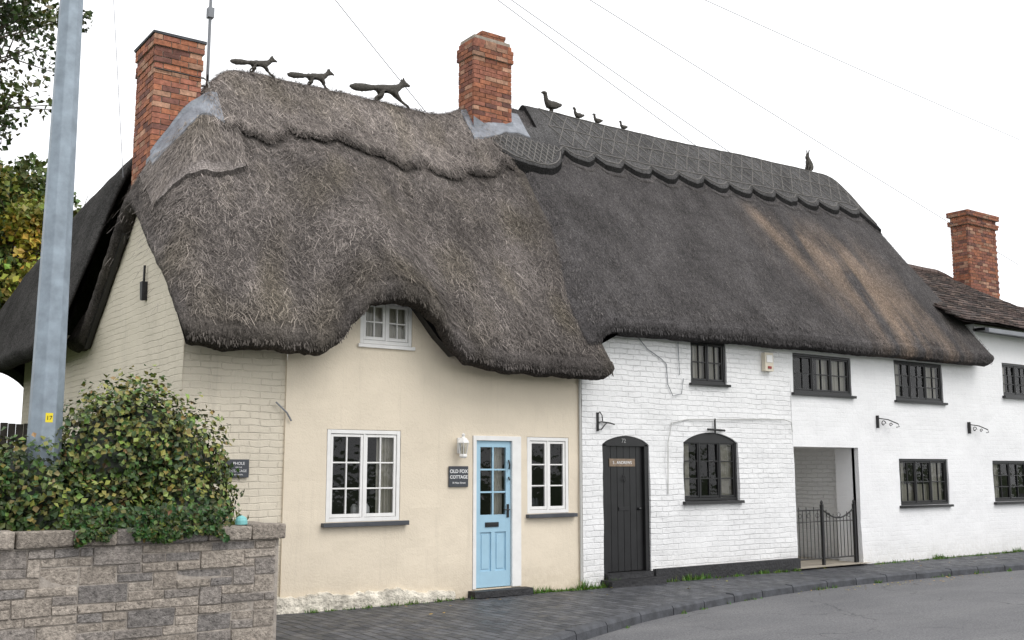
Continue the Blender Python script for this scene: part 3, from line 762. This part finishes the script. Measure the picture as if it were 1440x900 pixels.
o=empty('house_sign'); b=B(); b.box(2.21,2.50,-.025,-.008,1.38,1.64,'plaque'); b.obj('board',o,bevel=.004)
text('OLD FOX',2.355,-.027,1.555,.062,'letter',o,bold=.0012); text('COTTAGE',2.355,-.027,1.485,.057,'letter',o,bold=.0012); text('18 Main Street',2.355,-.027,1.42,.034,'letter',o)
o=empty('house_sign'); b=B(); b.box(-.76,-.42,-.012,.005,1.51,1.71,'plaque'); b.obj('board',o,bevel=.004)
text('PHOLE',-.54,-.014,1.65,.045,'letter',o); text('ON THE',-.54,-.014,1.615,.02,'letter',o); text('LE COTTAGE',-.56,-.014,1.57,.038,'letter',o); text('of a wildlife',-.54,-.014,1.535,.022,'letter',o)
b=B(); b.box(8.14,8.34,-.10,-.02,3.16,3.46,'box'); b.box(8.2,8.28,-.115,-.1,3.2,3.24,'red'); b.box(8.17,8.31,-.11,-.1,3.3,3.42,'whitewood'); b.obj('alarm_box',None,bevel=.02)
def bracket(x,z,s,name='wall_bracket',style=0):
    b=B(); y=-.04
    if style==0:
        b.box(x-.012,x+.012,y-.01,y+.04,z-.12,z+.14,'iron')
        b.tube([(x,y-.01,z),(x+.06,y-.01,z+.01),(x+.2*s,y-.01,z+.0),(x+.3*s,y-.01,z-.02)],.010,'iron')
        b.tube([(x,y-.01,z-.10),(x+.05,y-.01,z-.10),(x+.12,y-.01,z-.03),(x+.16,y-.01,z+.0)],.008,'iron')
        b.tube([(x,y-.01,z+.12),(x+.03,y-.01,z+.15),(x+.07,y-.01,z+.10),(x+.08,y-.01,z+.02)],.008,'iron')
    else:
        b.box(x-.012,x+.012,y,y+.06,z-.12,z+.10,'iron'); b.tube([(x,y,z+.05),(x+.2*s,y-.05,z+.03),(x+.42*s,y-.1,z-.04)],.010,'iron')
        b.tube([(x+.09+.07*math.cos(t*.6)*(1-t/14),y-.03,z-.04+.06*math.sin(t*.6)*(1-t/14)) for t in range(12)],.008,'iron')
        b.tube([(x+.26+.05*math.cos(t*.6)*(1-t/14),y-.06,z-.06+.04*math.sin(t*.6)*(1-t/14)) for t in range(12)],.007,'iron')
        b.tube([(x+.42*s,y-.1,z-.04),(x+.45*s,y-.1,z-.09),(x+.38*s,y-.09,z-.10)],.008,'iron')
    b.obj(name)
bracket(4.66,2.25,1.0); bracket(11.15,2.44,1,style=1); bracket(14.05,2.40,1,style=1)
b=B(); b.tube([(7.0,-.05,2.13),(7.0,-.05,2.37)],.014,'iron'); b.tube([(6.83,-.06,2.2),(6.95,-.06,2.2),(7.2,-.06,2.19)],.018,'iron'); b.obj('wall_hook')
b=B(); b.tube([(-.13,-.02,2.36),(.0,-.04,2.24),(.06,-.03,2.15)],.010,'cable'); b.obj('wall_hook')
b=B(); b.box(-1.27,-1.2,1.42,1.5,3.62,3.85,'iron',j=.01); b.tube([(-1.24,1.46,3.85),(-1.24,1.46,4.05)],.015,'iron'); b.obj('security_light')
b=B(); b.lathe(-1.28,-2.0,[(.055,1.105),(.055,1.14),(.045,1.165),(.02,1.18),(.004,1.185)],'teal',12); b.obj('garden_ornament')
o=empty('iron_gate'); b=B(); y=.10
for x in (8.95,9.66,10.52): b.box(x-.022,x+.022,y-.022,y+.022,.03,1.02,'iron'); b.lathe(x,y,[(.012,1.02),(.025,1.04),(.02,1.07),(.004,1.09)],'iron',8)
for (a,c,mode) in ((8.97,9.64,0),(9.68,10.50,1)):
    def tz(x):
        t=(x-a)/(c-a); return .93 if mode==0 else .93-.14*math.sin(math.pi*t)
    b.tube([(lerp(a,c,i/12),y,tz(lerp(a,c,i/12))) for i in range(13)],.012,'iron'); b.tube([(a,y,.14),(c,y,.14)],.012,'iron'); b.tube([(a,y,.74),(c,y,.74)],.008,'iron')
    n=int((c-a)/.085)
    for i in range(1,n):
        x=lerp(a,c,i/n); b.tube([(x,y,.14),(x,y,tz(x)+(.05 if i%2 else 0))],.007,'iron',5)
    for i in range(3):
        cx=lerp(a,c,(i+.5)/3); b.tube([(cx+.045*math.cos(t*.52),y-.01,.84+.035*math.sin(t*.52)) for t in range(13)],.005,'iron',4)
b.obj('gate_leaves',o)

# ================================================================ straw animals
def skin(name,verts,edges,rad,loc,scale,flip=False,sub=2,rot=(0,0,0),zs=1.0,rs=1.0):
    import bmesh
    me=bpy.data.meshes.new(name)
    vs=[((-x if flip else x)*scale,y*scale,z*scale*zs) for x,y,z in verts]
    me.from_pydata(vs,edges,[]); o=bpy.data.objects.new(name,me); COL.objects.link(o)
    me.materials.append(M['straw'])
    md=o.modifiers.new('skin','SKIN'); md.use_smooth_shade=True
    if not me.skin_vertices:
        bm=bmesh.new(); bm.from_mesh(me); bm.verts.layers.skin.verify(); bm.to_mesh(me); bm.free()
    sv=me.skin_vertices[0].data
    for i,r in enumerate(rad):
        r*=scale*rs; sv[i].radius=(r,r); sv[i].use_root=(i==0)
    s=o.modifiers.new('sub','SUBSURF'); s.levels=sub; s.render_levels=sub
    tx=bpy.data.textures.new(name,'CLOUDS'); tx.noise_scale=.025
    d=o.modifiers.new('rough','DISPLACE'); d.texture=tx; d.strength=.022; d.mid_level=.5
    o.location=loc; o.rotation_euler=rot
    return o
def fox(loc,scale,run=0.0,name='fox_sculpture'):
    v=[(-.02,0,.30),(.12,0,.31),(.24,0,.32),(.33,0,.35),(.39,0,.41),(.44,0,.44),(.50,0,.425),(.56,0,.40),
       (-.14,0,.30),(-.26,0,.29),(-.40,0,.28),(-.52,0,.28),(-.60,0,.29),
       (.425,.03,.50),(.425,-.03,.50),(.42,.036,.55),(.42,-.036,.55),
       (.25,.045,.22),(.29+run*.06,.05,.12),(.33+run*.12,.05,.05),(.38+run*.16,.05,-.03),
       (.24,-.045,.22),(.27+run*.02,-.05,.12),(.24+run*.1,-.05,.05),(.28+run*.12,-.05,-.02),
       (-.02,.05,.22),(.03,.055,.16),(-.06-run*.03,.055,.075),(-.03-run*.05,.055,-.02),
       (-.04,-.05,.22),(-.03,-.055,.16),(-.13-run*.03,-.055,.085),(-.12-run*.05,-.055,-.02)]
    e=[(0,1),(1,2),(2,3),(3,4),(4,5),(5,6),(6,7),(0,8),(8,9),(9,10),(10,11),(11,12),(5,13),(5,14),(13,15),(14,16),(2,17),(17,18),(18,19),(19,20),(2,21),(21,22),(22,23),(23,24),(0,25),(25,26),(26,27),(27,28),(0,29),(29,30),(30,31),(31,32)]
    r=[.06,.055,.068,.05,.042,.046,.028,.015,.036,.052,.064,.052,.018,.02,.02,.009,.009,.03,.021,.017,.016,.03,.021,.017,.016,.04,.028,.019,.017,.04,.028,.019,.017]
    return skin(name,v,e,r,loc,scale,zs=.84,rs=1.22,rot=(0,math.radians(-7),0))
fox((.45,2.4,hC(.45,2.4)+CAPC-.01),.62,.6)
fox((1.33,2.4,hC(1.33,2.4)+CAPC-.01),.66,.2)
fox((2.50,2.4,hC(2.50,2.4)+CAPC-.02),.92,1.0)
def duck(loc,s,name='duck_sculpture'):
    v=[(0,0,.14),(.09,0,.15),(.14,0,.21),(.15,0,.29),(.16,0,.345),(.20,0,.34),(.25,0,.33),(-.10,0,.15),(-.19,0,.18),(-.24,0,.20),(.01,.025,.07),(.02,.025,.0),(.01,-.025,.07),(.02,-.025,.0)]
    e=[(0,1),(1,2),(2,3),(3,4),(4,5),(5,6),(0,7),(7,8),(8,9),(0,10),(10,11),(0,12),(12,13)]
    r=[.085,.075,.045,.036,.05,.028,.014,.07,.035,.012,.02,.02,.02,.02]
    return skin(name,v,e,r,loc,s,flip=True)
for u,s in ((5.95,.95),(6.55,.58),(7.0,.52),(7.62,.46)): duck((u,2.6,hW(u,2.6)+CAPW-.01),s)
v=[(0,0,.10),(.02,0,.18),(.05,0,.26),(.075,0,.33),(.10,0,.37),(.15,0,.355),(.07,.02,.45),(.06,.035,.55),(.07,-.02,.45),(.05,-.035,.55),(.08,.04,.17),(.12,.04,.08),(.13,.04,.0),(.08,-.04,.17),(.12,-.04,.08),(.13,-.04,.0),(.05,.07,.06),(.12,.075,.015),(.05,-.07,.06),(.12,-.075,.015),(-.08,0,.09)]
e=[(0,1),(1,2),(2,3),(3,4),(4,5),(4,6),(6,7),(4,8),(8,9),(2,10),(10,11),(11,12),(2,13),(13,14),(14,15),(0,16),(16,17),(0,18),(18,19),(0,20)]
r=[.085,.075,.06,.04,.045,.022,.018,.010,.018,.010,.025,.018,.016,.025,.018,.016,.035,.018,.035,.018,.025]
skin('hare_sculpture',v,e,r,(12.95,2.6,hW(12.95,2.6)+CAPW-.01),.92,flip=True)

# ================================================================ aerial, cables
o=empty('tv_aerial'); b=B()
b.tube([(-.31,2.2,6.25),(-.31,2.2,9.2)],.022,'cable',8); b.box(-.35,-.27,2.15,2.24,7.72,7.86,'cable')
b.tube([(-.45,1.80,6.75),(-.31,2.2,6.75)],.012,'iron'); b.tube([(-.45,2.3,6.75),(-.31,2.2,6.75)],.012,'iron')
b.tube([(-.31,2.2,6.45),(-.5,2.0,6.45)],.012,'iron'); b.tube([(-1.15,1.775,6.68),(-.5,1.775,6.68)],.009,'iron')
b.tube([(-.33+.10*math.cos(t*.5)-.12,2.0,6.62+.16*math.sin(t*.5)) for t in range(10)],.012,'whitecable')
b.tube([(-.31,2.2,9.05),(.6,2.5,9.05)],.012,'galv')
for i in range(9): x=-.2+i*.09; yy=2.23+i*.03; b.tube([(x-.06,yy+.2,9.05),(x+.06,yy-.2,9.05)],.005,'galv')
b.obj('mast_and_antenna',o)
def cable(p,q,sag,r=.008,name='overhead_cable'):
    b=B(); n=24; pts=[]
    for i in range(n+1):
        t=i/n; pts.append((lerp(p[0],q[0],t),lerp(p[1],q[1],t),lerp(p[2],q[2],t)-sag*4*t*(1-t)))
    b.tube(pts,r,'cable',5); b.obj(name,fixn=False)
def ext(a,b_,k): return (a[0]-(b_[0]-a[0])*k,2.6,a[1]-(b_[1]-a[1])*k)
for a,q,k in (((1.84,8.68),(3.47,7.2),2),((4.94,9.53),(9.9,7.7),1.2),((5.24,9.61),(11.03,7.7),1.2),((7.02,10.1),(21.26,6.81),.5),((10.14,10.95),(21.71,10.25),.6)):
    A=ext(a,q,k); cable(A,(q[0],2.62,q[1]),.05,.0065)
cable((-1.75,2.2,9.2),(-1.35,2.2,5.3),0,.004)

# ================================================================ GROUND
KL=[(-60,-16),(-20,-9.5),(-4,-5.4),(-1,-4.35),(.4,-3.75),(1.67,-3.06),(2.81,-2.55),(3.72,-2.2),(5.77,-1.66),(7.0,-1.46),(8.42,-1.36),(10.5,-1.40),(12.88,-1.55),(17,-2.0),(25,-3.2),(60,-11)]
def dens(pts,st=.3):
    r=[]
    for i in range(len(pts)-1):
        p0=pts[max(i-1,0)];p1=pts[i];p2=pts[i+1];p3=pts[min(i+2,len(pts)-1)]
        n=max(1,int(math.hypot(p2[0]-p1[0],p2[1]-p1[1])/st)); n=min(n,20)
        for k in range(n):
            t=k/n
            if abs(p2[0]-p1[0])>6: r.append((lerp(p1[0],p2[0],t),lerp(p1[1],p2[1],t))); continue
            f=lambda a,b_,c,d:.5*((2*b_)+(-a+c)*t+(2*a-5*b_+4*c-d)*t*t+(-a+3*b_-3*c+d)*t**3)
            if abs(p1[0]-p0[0])>6 or abs(p3[0]-p2[0])>6: r.append((lerp(p1[0],p2[0],t),lerp(p1[1],p2[1],t)))
            else: r.append((f(p0[0],p1[0],p2[0],p3[0]),f(p0[1],p1[1],p2[1],p3[1])))
    r.append(pts[-1]); return r
K=dens(KL)
b=B()
b.poly([(-600,-600,-.11),(600,-600,-.11),(600,600,-.11),(-600,600,-.11)],'grass'); b.obj('ground')
b=B(); rz=-.10
for p,q in zip(K,K[1:]): b.poly([(p[0],p[1]-8.5,rz),(q[0],q[1]-8.5,rz),(q[0],q[1]+.05,rz),(p[0],p[1]+.05,rz)],'asphalt')
b.obj('road',fixn=False)
b=B()
for p,q in zip(K,K[1:]):
    n=10
    for j in range(n):
        def P_(a,j): 
            y=lerp(a[1]+.12,.3,j/n); return (a[0],y,.014*nz(a[0]*1.5,y*1.5,2)*(1 if 0<j<n else 0)+0.0)
        b.poly([P_(p,j),P_(q,j),P_(q,j+1),P_(p,j+1)],'paving')
b.obj('pavement',fixn=False)
b=B()
L=[0]
for p,q in zip(K,K[1:]): L.append(L[-1]+math.hypot(q[0]-p[0],q[1]-p[1]))
def at(s):
    for i in range(len(L)-1):
        if s<=L[i+1]:
            t=(s-L[i])/(L[i+1]-L[i]); p,q=K[i],K[i+1]
            d=Vector((q[0]-p[0],q[1]-p[1],0)).normalized(); return Vector((lerp(p[0],q[0],t),lerp(p[1],q[1],t),0)),Vector((-d.y,d.x,0))
    return Vector((*K[-1],0)),Vector((0,1,0))
s=30.0
while s<L[-1]-31:
    l=U(.7,.95); dz=U(-.008,.008)
    for k in range(3):
        a,na=at(s+.009+(l-.018)*k/3); c,nc=at(s+.009+(l-.018)*(k+1)/3)
        def X(p,n,o,z): return p+n*o+Vector((0,0,z))
        prof=[(.0,-.12),(.004,-.02),(.025,.006+dz),(.13,.010+dz),(.13,-.05)]
        for (o1,z1_),(o2,z2_) in zip(prof,prof[1:]): b.poly([X(a,na,o1,z1_),X(c,nc,o1,z1_),X(c,nc,o2,z2_),X(a,na,o2,z2_)],'kerb')
        if k==0: b.poly([X(a,na,o,z) for o,z in prof],'kerb')
        if k==2: b.poly([X(c,nc,o,z) for o,z in prof],'kerb')
    s+=l
b.obj('kerb',fixn=False)
b=B()
b.poly([(-30,-2.1,.02),(-.98,-2.1,.02),(-.98,.3,.02),(-30,.3,.02)],'soil'); b.poly([(-30,.3,.02),(-1.1,.3,.02),(-1.1,30,.02),(-30,30,.02)],'grass'); b.poly([(-1.1,5.1,.02),(40,5.1,.02),(40,30,.02),(-1.1,30,.02)],'grass'); b.obj('garden')
b=B()
def tuft(x,y,z,n,h):
    for _ in range(n):
        a=U(0,6.28); l=h*U(.4,1.1); w=U(.004,.009); t=U(.1,.8); c=(U(.05,.12),U(.12,.22),.02)
        p=Vector((x+U(-.04,.04),y+U(-.03,.03),z)); q=p+Vector((math.cos(a)*t*l,math.sin(a)*t*l,l)); s=Vector((-math.sin(a),math.cos(a),0))*w
        b.face([b.addv(p-s,c),b.addv(p+s,c),b.addv(q,c)],'leaf')
for _ in range(260):
    g=random.choice([(.2,2.5),(3.4,4.9),(3.4,4.9),(5.7,8.8),(10.7,14.4),(12,16),(13,18)]); tuft(U(*g),-.09-U(0,.06),0,10,U(.02,.07))
for x,h in ((4.35,.15),(4.75,.14),(6.2,.12),(3.6,.1),(7.9,.08),(15.3,.1),(12.6,.1),(6.6,.1)):
    for _ in range(8): tuft(x+U(-.15,.15),-.11,0,10,h)
for _ in range(200):
    s=U(32,L[-1]-40); p,n=at(s)
    if nz(p.x*.8,3)>.0: tuft(p.x,p.y-.02,-.1,8,U(.02,.08))
b.obj('weeds',fixn=False)
b=B()
for _ in range(130):
    if R()<.6: x=random.gauss(9.3,1.4); y=-1.45-abs(random.gauss(0,.25)); z=-.092
    else: x=U(1,14); y=U(-1.2,-.1); z=.016
    a=U(0,6.28); s=U(.015,.03); c=random.choice([(.4,.25,.04),(.25,.14,.04),(.3,.28,.05)])
    b.poly([(x+s*math.cos(a+k*1.57)*(1 if k%2 else .6),y+s*math.sin(a+k*1.57)*(1 if k%2 else .6),z+U(0,.012)) for k in range(4)],'leaf',c)
b.obj('fallen_leaves',fixn=False)

# ================================================================ garden wall
gw=empty('garden_wall'); b=B()
def stonecol():
    t=R(); c=(.34,.295,.25) if t<.4 else ((.28,.25,.225) if t<.65 else ((.39,.34,.29) if t<.85 else (.24,.22,.205))); g=U(.85,1.12); return tuple(x*g for x in c)
x0,x1=-9.0,-.96; cw=.1; ch=.076; nx=int((x1-x0)/cw); nzr=13
occ=[[False]*nx for _ in range(nzr)]
for j in range(nzr):
    for i in range(nx):
        if occ[j][i]: continue
        hgt=random.choice([1,1,1,2]) if j<nzr-1 else 1; w=random.choice([2,2,3,3,4])
        if hgt==2: w=random.choice([2,3,4])
        k=0
        while k<w and i+k<nx and not occ[j][i+k] and (hgt==1 or not occ[j+1][i+k]): k+=1
        w=max(1,k)
        for a in range(hgt):
            for c in range(w): occ[j+a][i+c]=True
        X0=x0+i*cw; Z0=-.02+j*ch; e=.005; yo=U(-.012,.008)
        b.box(X0+e,X0+w*cw-e,-2.15+yo,-2.05,Z0+e,Z0+hgt*ch-e,'stone',stonecol(),.005)
b.box(x0,x1-.01,-2.14,-1.96,-.1,.975,'stonemortar')
for j in range(13):
    y=-2.03-(j%2)*.1
    while y<-.05:
        w=random.choice([.2,.25,.3]); e=min(y+w,-.03); s=max(y,-2.04)
        if e-s>.03: b.box(x1-.08,x1+U(-.008,.004),s+.006,e-.006,-.02+j*ch+.006,-.02+(j+1)*ch-.006,'stone',stonecol(),.003)
        y+=w
b.box(x1-.2,x1-.01,-2.0,-.02,-.1,.972,'stonemortar')
b.obj('stonework',gw,bevel=.006)
b=B(); x=x0
while x<x1+.02:
    w=U(.3,.46); e=min(x+w,x1+.04); b.box(x+.004,e-.004,-2.19+U(-.008,.008),-1.90,.975+U(-.005,.005),1.105+U(-.012,.008),'stone',tuple(k*.9 for k in stonecol()),.008); x+=w
    if e>=x1+.04: break
y=-1.89
while y<-.1:
    w=.44; e=min(y+w,-.04); b.box(x1-.25,x1+.035,y+.005,e-.005,.975,1.10,'stone',stonecol(),.005); y+=w
b.obj('coping',gw,bevel=.016)

# ================================================================ lamp post
o=empty('lamp_post'); b=B(); px,py=-2.89,-1.5
b.lathe(px,py,[(.165,0),(.165,.05),(.148,.06),(.143,1.9),(.105,5.6),(.088,8.0),(.06,8.2)],'galv',8,math.pi/8)
b.tube([(px,py,8.1),(px,py-.6,8.35),(px,py-1.3,8.4)],.035,'galv'); b.lathe(px,py-1.6,[(.05,8.3),(.16,8.33),(.17,8.38),(.08,8.45)],'galv',8)
b.obj('column',o,bevel=.006)
b=B(); ap=.136*math.cos(math.pi/8)+.004
b.box(px-.03,px+.03,py-ap-.003,py-ap+.002,2.00,2.08,'yellow'); b.obj('sticker',o); text('17',px,py-ap-.005,2.022,.05,'black',o,'sticker_number')

# ================================================================ foliage
def leaf(b,p,n,s,c,k='leaf'):
    n=n.normalized(); t=n.cross(Vector((U(-1,1),U(-1,1),U(-1,1)))).normalized(); w=n.cross(t)
    i=[b.addv(p-t*s*.5,c),b.addv(p+w*s*.45+n*s*.12,c),b.addv(p+t*s*.6-n*s*.08,c),b.addv(p-w*s*.45+n*s*.12,c)]
    b.face(i[:3],k); b.face([i[0],i[2],i[3]],k)
def rdir():
    while True:
        v=Vector((U(-1,1),U(-1,1),U(-1,1)))
        if .01<v.length<1: return v.normalized()
ib=empty('ivy_bush'); b=B(); core=B()
E=[(-4.6,-1.45,1.25,.8,.5,.55),(-3.7,-1.5,1.28,.7,.5,.55),(-3.0,-1.45,1.35,.55,.48,.52),(-2.35,-1.4,1.55,.55,.5,.74),(-2.05,-1.35,1.75,.50,.48,.66),(-1.66,-1.3,1.5,.52,.45,.68),(-2.6,-1.6,1.1,.9,.45,.45),(-1.68,-1.5,1.2,.50,.45,.42)]
for (cx,cy,cz,rx,ry,rz_) in E:
    n=int(4000*(rx*ry+rx*rz_+ry*rz_))
    for _ in range(n):
        d=rdir(); k=1+.26*nz(cx+d.x*2.3,d.y*2.3,d.z*2.3)+.2*nz(d.x*6+cx,d.y*6,d.z*6)
        sh=U(.72,1.0) if R()<.7 else U(.98,1.12)
        p=Vector((cx+d.x*rx*k*sh,cy+d.y*ry*k*sh,cz+d.z*rz_*k*sh))
        if p.z<.9: continue
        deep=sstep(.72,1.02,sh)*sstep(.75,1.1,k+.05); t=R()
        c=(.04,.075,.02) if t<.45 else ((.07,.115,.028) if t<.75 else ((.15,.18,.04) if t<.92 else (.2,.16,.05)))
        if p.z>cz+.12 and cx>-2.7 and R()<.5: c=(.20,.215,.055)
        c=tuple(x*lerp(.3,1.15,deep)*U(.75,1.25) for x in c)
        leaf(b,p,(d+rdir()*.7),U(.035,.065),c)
    n=10
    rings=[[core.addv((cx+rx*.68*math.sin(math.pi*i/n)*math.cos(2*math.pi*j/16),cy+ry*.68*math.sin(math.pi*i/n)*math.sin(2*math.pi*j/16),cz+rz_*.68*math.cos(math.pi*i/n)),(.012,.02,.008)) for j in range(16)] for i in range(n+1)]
    for A,Bq in zip(rings,rings[1:]):
        for j in range(16): core.face([A[j],A[(j+1)%16],Bq[(j+1)%16],Bq[j]],'leaf')
for _ in range(2400):
    x=U(-2.85,-1.45); edge=1.0+.16*nz(x*2.6,4)+.05*nz(x*9,4); z=U(edge,1.28)
    y=-2.2-U(0,.06) if z<1.11 else U(-2.2,-1.8)
    if z<1.11 and nz(x*4,z*4,2)<-.05: continue
    t=R(); c=(.035,.075,.018) if t<.6 else ((.07,.11,.03) if t<.85 else (.14,.15,.04))
    leaf(b,Vector((x,y,z)),Vector((0,-1,.5))+rdir()*.9,U(.03,.06),tuple(k*U(.6,1.3) for k in c))
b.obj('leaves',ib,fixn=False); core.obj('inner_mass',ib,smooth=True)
def tree(name,base,h,crown,nclump,leaves,cols,ls,br=.22,seed=1):
    random.seed(seed); t=empty(name); b=B(); lf=B(); base=Vector(base)
    top=base+Vector((U(-.3,.3),U(-.3,.3),h)); b.tube([base,base.lerp(top,.4)+Vector((.1,.05,0)),base.lerp(top,.75),top],[br,br*.75,br*.45,br*.1],'bark',8)
    cx,cy,cz,rx,ry,rz_=crown
    for _ in range(nclump):
        d=rdir(); f=U(.35,1.0)**.6; p=Vector((cx+d.x*rx*f,cy+d.y*ry*f,cz+d.z*rz_*f))
        st=base.lerp(top,max(.25,min(.95,(p.z-base.z)/h*.8))); mid=st.lerp(p,.5)+rdir()*.25
        b.tube([st,mid,p],[br*.22,br*.12,.008],'bark',5)
        for _ in range(3):
            q=p+rdir()*U(.3,.8); b.tube([mid.lerp(p,.6),q],[.018,.005],'bark',4)
        cr=U(.35,.85); cc_=random.choice(cols); tone=U(.6,1.3)
        for _ in range(leaves):
            q=rdir()*cr*U(.15,1)**.5; q.z*=.7
            leaf(lf,p+q,rdir(),ls*U(.7,1.3),tuple(k*tone*U(.75,1.25) for k in cc_))
    b.obj('trunk_and_limbs',t,fixn=False); lf.obj('crown_leaves',t,fixn=False)
tree('tree',(-3.6,12.5,0),11,(-2.2,12,11.0,2.4,2.5,2.9),80,110,[(.07,.10,.025),(.10,.12,.03),(.05,.075,.022)],.12,seed=3)
tree('tree',(-1.2,14.5,0),7.5,(-.75,13.5,6.2,1.9,2.0,2.1),100,260,[(.28,.30,.055),(.15,.20,.045),(.40,.32,.05),(.10,.14,.04)],.13,.16,seed=5)
tree('tree',(-5.5,13,0),7,(-3.3,13,4.8,2.5,2.2,3.2),80,200,[(.14,.17,.045),(.08,.11,.03),(.22,.22,.05)],.15,.16,seed=8)
random.seed(11)
b=B(); x=-8.0
while x<-1.0: b.box(x,x+.11,7.6,7.62,0,2.35+U(-.01,.01),'fence'); x+=.118
for z in (.5,1.8): b.box(-8,-1.0,7.63,7.68,z,z+.08,'fence')
b.obj('wooden_fence')

# ================================================================ LIGHT, SKY, CAMERA
w=bpy.data.worlds.new('World'); sc.world=w; w.use_nodes=True; nt=w.node_tree; bg=nt.nodes['Background']
sky=N(nt,'ShaderNodeTexSky',sky_type='NISHITA'); sky.sun_disc=False; sky.dust_density=4; sky.air_density=1
hs=N(nt,'ShaderNodeHueSaturation'); hs.inputs['Saturation'].default_value=.15; nt.links.new(sky.outputs[0],hs.inputs['Color'])
c=mixc(nt,.85,hs.outputs[0],(14.8,14.9,15.2)); nt.links.new(c,bg.inputs[0]); bg.inputs[1].default_value=.108
sl=bpy.data.lights.new('Sun','SUN'); sl.energy=1.15; sl.angle=math.radians(30); sl.color=(1,.97,.94); so=bpy.data.objects.new('sun',sl); COL.objects.link(so)
dirv=Vector((.25,-.72,.9)).normalized()
sky.sun_elevation=math.asin(dirv.z); sky.sun_rotation=math.atan2(dirv.x,dirv.y)
so.rotation_euler=dirv.to_track_quat('Z','Y').to_euler(); so.location=(5,-10,15)
cam=bpy.data.cameras.new('Camera'); cam.lens=37.0; cam.sensor_width=36; cam.clip_end=2000
co=bpy.data.objects.new('Camera',cam); COL.objects.link(co); co.location=(-4.99,-11.32,1.6)
co.rotation_euler=(math.radians(90)+math.atan(210/1480),0,math.radians(-35.9)); sc.camera=co
sc.view_settings.view_transform='Standard'; sc.view_settings.look='None'; sc.view_settings.exposure=0
